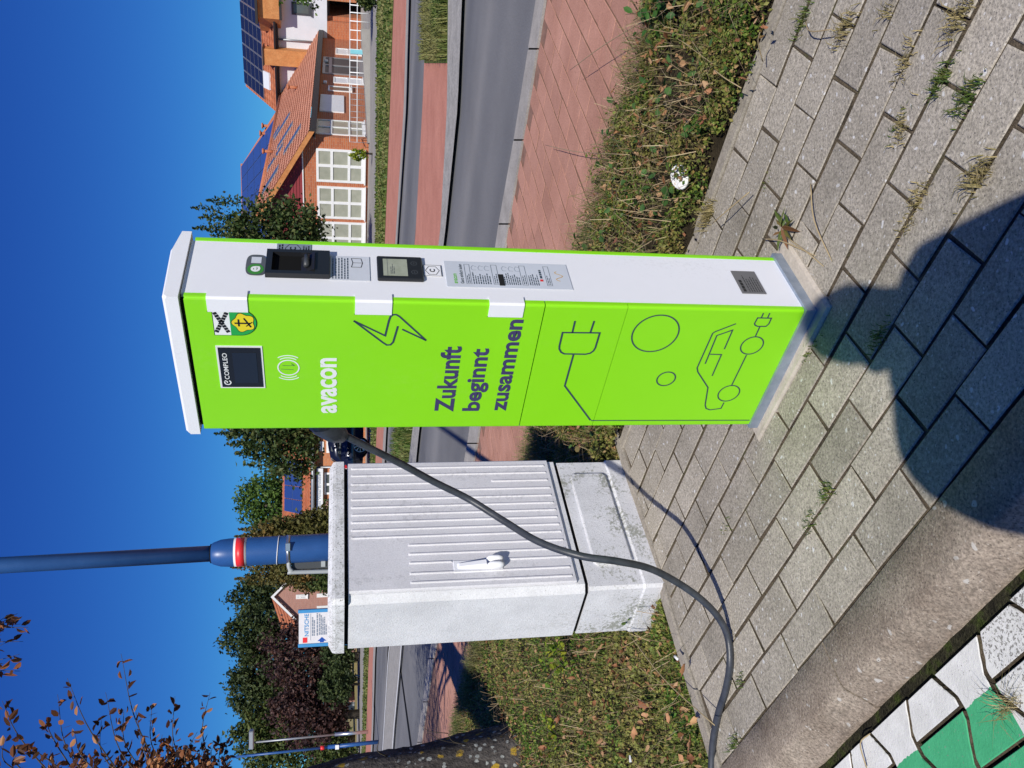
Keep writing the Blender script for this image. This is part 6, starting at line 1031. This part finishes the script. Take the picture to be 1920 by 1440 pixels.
mb = MB(); mb.smooth = True; gs_ = [(-0.62, 0.93, 1.00, 0.70, 0.66), (-0.35, 0.95, 1.36, 0.74, 0.58), (0.1, 0.95, 1.45, 0.77, 0.58), (1.0, 0.95, 1.46, 0.78, 0.58), (1.6, 0.95, 1.38, 0.77, 0.56), (2.3, 0.93, 0.97, 0.72, 0.66)]; mb.loft([sect(*q) for q in gs_], True, True); mb.build('cabin', M['carpaint'], cr)
for sg_ in (-1, 1):
    for xs in ((-0.28, 0.55), (0.62, 1.35)): mb = MB(); mb.quad((xs[0], sg_*0.795, 1.0), (xs[1], sg_*0.80, 1.0), (xs[1]-0.05, sg_*0.66, 1.34), (xs[0]+0.12, sg_*0.66, 1.34)); mb.build('side_window', M['glass'], cr)
    mb = MB(); mb.box(-0.795, -0.66, min(sg_*0.50, sg_*0.78), max(sg_*0.50, sg_*0.78), 0.72, 0.86, 0.02); mb.build('tail_light', M['tail'], cr)
    mb = MB(); mb.box(3.2, 3.36, min(sg_*0.42, sg_*0.68), max(sg_*0.42, sg_*0.68), 0.56, 0.68, 0.02); mb.build('headlight', M['frame'], cr)
    for xw in (0.0, 2.55):
        mb = MB(); mb.tube([(xw, sg_*0.66, 0.315), (xw, sg_*0.675, 0.315), (xw, sg_*0.86, 0.315), (xw, sg_*0.875, 0.315)], [0.28, 0.315, 0.315, 0.28], 24); wl = mb.build('wheel', M['tyre'], cr)
        mb = MB(); yy = sg_*0.882
        for k in range(10): a = 2*math.pi*k/10; mb.hexa([(xw+math.cos(a+q)*r_, yy+e, 0.315+math.sin(a+q)*r_) for e in (0, sg_*0.012) for q, r_ in ((-0.06, 0.04), (-0.07, 0.225), (0.07, 0.225), (0.06, 0.04))])
        mb.tube([(xw+0.225*math.cos(a), yy, 0.315+0.225*math.sin(a)) for a in np.linspace(0, 2*math.pi, 25)], 0.014, 6); mb.build('rim', M['rim'], wl)
mb = MB(); mb.quad((-0.64, -0.60, 1.02), (-0.64, 0.60, 1.02), (-0.38, 0.52, 1.34), (-0.38, -0.52, 1.34)); mb.build('rear_window', M['glass'], cr); mb = MB(); mb.box(-0.80, -0.775, -0.26, 0.26, 0.60, 0.71); mb.build('number_plate', M['frame'], cr); mb = MB(); mb.box(-0.80, -0.70, -0.76, 0.76, 0.26, 0.46, 0.03); mb.build('bumper', M['black'], cr)
# ================================================================== SIGNS, LAMPS AND POSTS BEYOND THE ROAD
SY = 26.0; pa = at(585, 1212, SY); pb = at(585, 1142, SY); zt = at(559, 1177, SY).z; zb_ = at(622, 1177, SY).z
bd = thing('company_board', 'white company board with blue side posts, red emblem and blue arrow', 'sign', ((pa.x+pb.x)/2, SY, 0)); M['signblue'] = plain('sign_blue', (0.05, 0.27, 0.55), 0.4); M['signpanel'] = plain('sign_white', (0.68, 0.67, 0.68), 0.5); M['arrow'] = plain('arrow_blue', (0.01, 0.07, 0.36), 0.4)
W_ = pb.x-pa.x; x0 = -W_/2; pw = 0.10
for s_g in (0, 1): mb = MB(); xx = x0 if s_g == 0 else -x0-pw; mb.box(xx, xx+pw, -0.06, 0.06, -0.1, zt, 0.01); mb.build('post', M['signblue'], bd)
mb = MB(); mb.box(x0+pw, -x0-pw, -0.02, 0.02, zb_, zt-0.02); pn = mb.build('panel', M['signpanel'], bd); H_ = zt-zb_; on = lambda p: (p.x, -0.024, p.y); X = lambda f: x0+pw+(W_-2*pw)*f; Z = lambda f: zb_+(H_-0.02)*f
text_mesh('lettering', 'NITSCHE', on, X(0.24), X(0.97), Z(0.70), Z(0.83), M['signblue'], pn, 0.02)
mb = MB(); mb.poly([(X(0.03), -0.024, Z(0.74)), (X(0.20), -0.024, Z(0.74)), (X(0.20), -0.024, Z(0.88)), (X(0.03), -0.024, Z(0.88))]); mb.build('emblem', M['redband'], pn)
mb = MB(); mb.poly([(X(0.19), -0.024, Z(0.30)), (X(0.06), -0.024, Z(0.44)), (X(0.06), -0.024, Z(0.36)), (X(0.015), -0.024, Z(0.36)), (X(0.015), -0.024, Z(0.24)), (X(0.06), -0.024, Z(0.24)), (X(0.06), -0.024, Z(0.16))]); mb.build('arrow', M['arrow'], pn)
mb = MB(); r9 = random.Random(3)
for z_, a, b, hgt in ((0.64, 0.10, 0.97, 0.006), (0.585, 0.24, 0.85, 0.02), (0.53, 0.24, 0.75, 0.02), (0.44, 0.24, 0.97, 0.022), (0.37, 0.26, 0.96, 0.018), (0.32, 0.26, 0.90, 0.018), (0.27, 0.26, 0.82, 0.018), (0.22, 0.26, 0.84, 0.018), (0.17, 0.26, 0.60, 0.018)):
    x = X(a)
    while x < X(b): w2 = min(r9.uniform(0.05, 0.13), X(b)-x) if hgt > 0.01 else X(b)-x; mb.quad((x, -0.024, Z(z_-hgt)), (x+w2, -0.024, Z(z_-hgt)), (x+w2, -0.024, Z(z_+hgt)), (x, -0.024, Z(z_+hgt))); x += w2+0.015
mb.build('small_print', M['stickgrey'], pn)
def post_sign(x0, x1, y0, y1, xb, Y, label):
    p0 = at((x0+x1)/2, (y0+y1)/2, Y); t = thing('road_sign', label, 'sign', (p0.x, Y, 0)); w2 = abs(at(x0, y0, Y).x-at(x0, y1, Y).x)/2; mb = MB(); mb.box(-w2, w2, -0.03, 0.0, at(x1, y0, Y).z, at(x0, y0, Y).z); mb.build('panel', M['frame'], t); mb = MB(); mb.tube([(0, 0.03, -0.05), (0, 0.03, at(x0, y0, Y).z)], 0.05, 8); mb.build('post', M['frame'], t)
post_sign(648, 656, 1262, 1274, 662, 45, 'low white road sign on a short post before the dark green shrubs'); post_sign(647, 656, 1393, 1404, 662, 45, 'low white road sign on a short post near the beech trunk')
LY = 31.0; lp_ = thing('street_lamp', 'white street lamp post rising in front of the purple tree', 'street lamp', (at(680, 1373, LY).x, LY, 0)); zt = at(474, 1378, LY).z; zj = at(628, 1375, LY).z
mb = MB(); mb.tube([(0, 0, -0.1), (0, 0, zj)], 0.06, 12); mb.build('base_post', M['rim'], lp_); mb = MB(); mb.tube([(0, 0, zj), (-0.05, 0, zt)], [0.04, 0.03], 10); mb.build('shaft', M['zinc'], lp_); mb = MB(); mb.box(-0.25, 0.40, -0.14, 0.14, zt-0.04, zt+0.12, 0.03); mb.build('lamp_head', M['zinc'], lp_)
FY = 23.5; fp_ = thing('light_pole', 'thin blue pole with a red band far behind the beech trunk', 'pole', (at(650, 1396, FY).x, FY, 0)); zt = at(436, 1420, FY).z; dx = at(436, 1424, FY).x-at(650, 1396, FY).x
ln = lambda z: (dx*(z/zt)*0.6, 0, z); mb = MB(); mb.tube([ln(-0.1), ln(zt*0.35)], 0.055, 10); mb.build('sleeve', M['blue'], fp_); mb = MB(); mb.tube([ln(zt*0.34), ln(zt)], [0.035, 0.03], 10); mb.build('shaft', M['blue'], fp_); zr_ = at(608, 1404, FY).z; mb = MB(); mb.tube([ln(zr_), ln(zr_+0.10)], 0.058, 10); mb.build('red_band', M['redband'], fp_); mb = MB(); zz_ = at(632, 1400, FY).z; mb.box(ln(zz_)[0]-0.06, ln(zz_)[0]+0.06, -0.07, -0.06, zz_-0.05, zz_+0.05); mb.build('label_plate', M['frame'], fp_)
# ================================================================== THE PHOTOGRAPHER, whose shadow falls on the pavers
per = thing('person', 'standing person in dark jacket and trousers holding up a phone', 'person', (-0.02, -0.215, -0.03))
M['cloth'] = surf('dark_cloth', [(0.3, (0.03, 0.035, 0.05)), (0.7, (0.05, 0.055, 0.075))], 12, 0.9, 0, 0.2, 90, 0.002, coord='obj'); M['skin'] = plain('skin', (0.52, 0.32, 0.23), 0.5); M['hair'] = plain('brown_hair', (0.06, 0.035, 0.02), 0.7)
def skin(name, V, Ed, Rd, mat, root=0, sub=1):
    me = bpy.data.meshes.new(name); me.from_pydata(V, Ed, []); me.materials.append(mat); o = link(name, me, per); o.modifiers.new('skin', 'SKIN').use_smooth_shade = True
    for i, r_ in enumerate(Rd): sv = me.skin_vertices[0].data[i]; sv.radius = r_ if isinstance(r_, tuple) else (r_, r_); sv.use_root = (i == root)
    s_ = o.modifiers.new('sub', 'SUBSURF'); s_.levels = s_.render_levels = sub; return o
V = [(0, 0, 0.84), (0, -0.01, 1.0), (0, 0, 1.17), (0.012, 0.0, 1.29), (0.035, 0.01, 1.37), (0.05, 0.02, 1.43), (0.06, 0.02, 1.50), (0.065, 0.015, 1.575)]; Ed = [(i, i+1) for i in range(7)]; Rd = [(0.17, 0.11), (0.20, 0.11), (0.205, 0.11), (0.13, 0.085), 0.052, (0.068, 0.082), (0.077, 0.092), (0.05, 0.06)]
for s_g in (-1, 1):
    b = len(V); V += [(s_g*(0.165 if s_g > 0 else 0.215), 0, 1.285 if s_g > 0 else 1.315), (s_g*(0.215 if s_g > 0 else 0.238), -0.03, 1.06), (s_g*0.14+0.01, 0.10, 0.955), (s_g*0.062+0.02, 0.170, 0.985)]; Ed += [(3, b), (b, b+1), (b+1, b+2), (b+2, b+3)]; Rd += [0.068, 0.072, 0.05, 0.028]
    b = len(V); V += [(s_g*0.095, 0, 0.78), (s_g*0.105, 0.02, 0.46), (s_g*0.11, -0.02, 0.09), (s_g*0.12, 0.13, 0.05)]; Ed += [(0, b), (b, b+1), (b+1, b+2), (b+2, b+3)]; Rd += [(0.088, 0.09), 0.06, 0.042, (0.042, 0.032)]
skin('body', V, Ed, Rd, M['cloth'], 0, 2)
hd = MB(); hd.smooth = True
hd.loft([[(math.cos(a)*rx, 0.02+math.sin(a)*ry+oy, z) for a in np.linspace(0, 2*math.pi, 17)[:-1]] for z, rx, ry, oy in ((1.385, 0.040, 0.045, 0.03), (1.42, 0.060, 0.072, 0.022), (1.47, 0.074, 0.090, 0.012), (1.52, 0.080, 0.098, 0.006), (1.565, 0.074, 0.090, 0), (1.60, 0.052, 0.064, -0.004), (1.618, 0.015, 0.02, -0.006))], True, True); hd.build('head', M['skin'], per).location = (0.06, 0, 0)
hr_ = MB(); hr_.smooth = True; hr_.loft([[(math.cos(a)*rx, -0.008+math.sin(a)*ry, z) for a in np.linspace(0, 2*math.pi, 17)[:-1]] for z, rx, ry in ((1.43, 0.070, 0.075), (1.49, 0.084, 0.090), (1.54, 0.087, 0.098), (1.59, 0.074, 0.088), (1.625, 0.040, 0.05), (1.635, 0.01, 0.012))], True, True); hr_.build('hair', M['hair'], per).location = (0.06, 0, 0)
ft_ = MB(); ft_.smooth = True; ft_.loft([[(math.cos(a)*r_, y, 1.475+math.sin(a)*r_*1.4) for a in np.linspace(0, 2*math.pi, 9)[:-1]] for y, r_ in ((0.10, 0.016), (0.125, 0.011), (0.132, 0.004))], True, True); ft_.build('nose', M['skin'], per).location = (0.06, 0, 0)
for s_g in (-1, 1):
    e_b = MB(); e_b.smooth = True; e_b.loft([[(s_g*0.030+math.cos(a)*r_, 0.108+d_, 1.50+math.sin(a)*r_*0.6) for a in np.linspace(0, 2*math.pi, 9)[:-1]] for d_, r_ in ((-0.012, 0.013), (0.0, 0.010), (0.002, 0.003))], True, True); e_b.build('eye', M['gap'], per).location = (0.06, 0, 0)
    V = [(s_g*0.062, 0.170, 0.985), (s_g*0.056, 0.185, 1.005)]; Ed = [(0, 1)]; Rd = [0.024, (0.022, 0.014)]
    for k in range(4):
        b = len(V); z = 0.975+k*0.017; L_ = (0.9, 1.0, 0.97, 0.8)[k]; V += [(s_g*0.050, 0.192, z+0.012), (s_g*0.045, 0.203-0.004, z+0.016), (s_g*(0.045-0.028*L_), 0.2035, z+0.018), (s_g*(0.045-0.045*L_) if k else s_g*0.02, 0.2025, z+0.016)]; Ed += [(1, b), (b, b+1), (b+1, b+2), (b+2, b+3)]; Rd += [0.010, 0.009, 0.0075, 0.006]
    b = len(V); V += [(s_g*0.050, 0.178, 1.020), (s_g*0.040, 0.172, 1.038), (s_g*0.028, 0.172, 1.050)]; Ed += [(0, b), (b, b+1), (b+1, b+2)]; Rd += [0.012, 0.010, 0.008]
    skin('hand', V, Ed, Rd, M['skin'], 0, 1).location = (0.02, 0, 0)
ph = thing('phone', 'black phone held upright in both hands of the standing person', 'phone', (0.0, -0.02, 0.9)); mb = MB(); mb.box(-0.037, 0.037, -0.006, 0.003, 0.012, 0.172, 0.003); mb.build('case', M['black'], ph); mb = MB(); mb.box(-0.034, 0.034, -0.0075, -0.0062, 0.018, 0.166); mb.build('screen', M['screen'], ph); mb = MB(); mb.tube([(0, 0.003, 0.15), (0, 0.0055, 0.15)], 0.007, 12); mb.build('lens', M['steel'], ph)
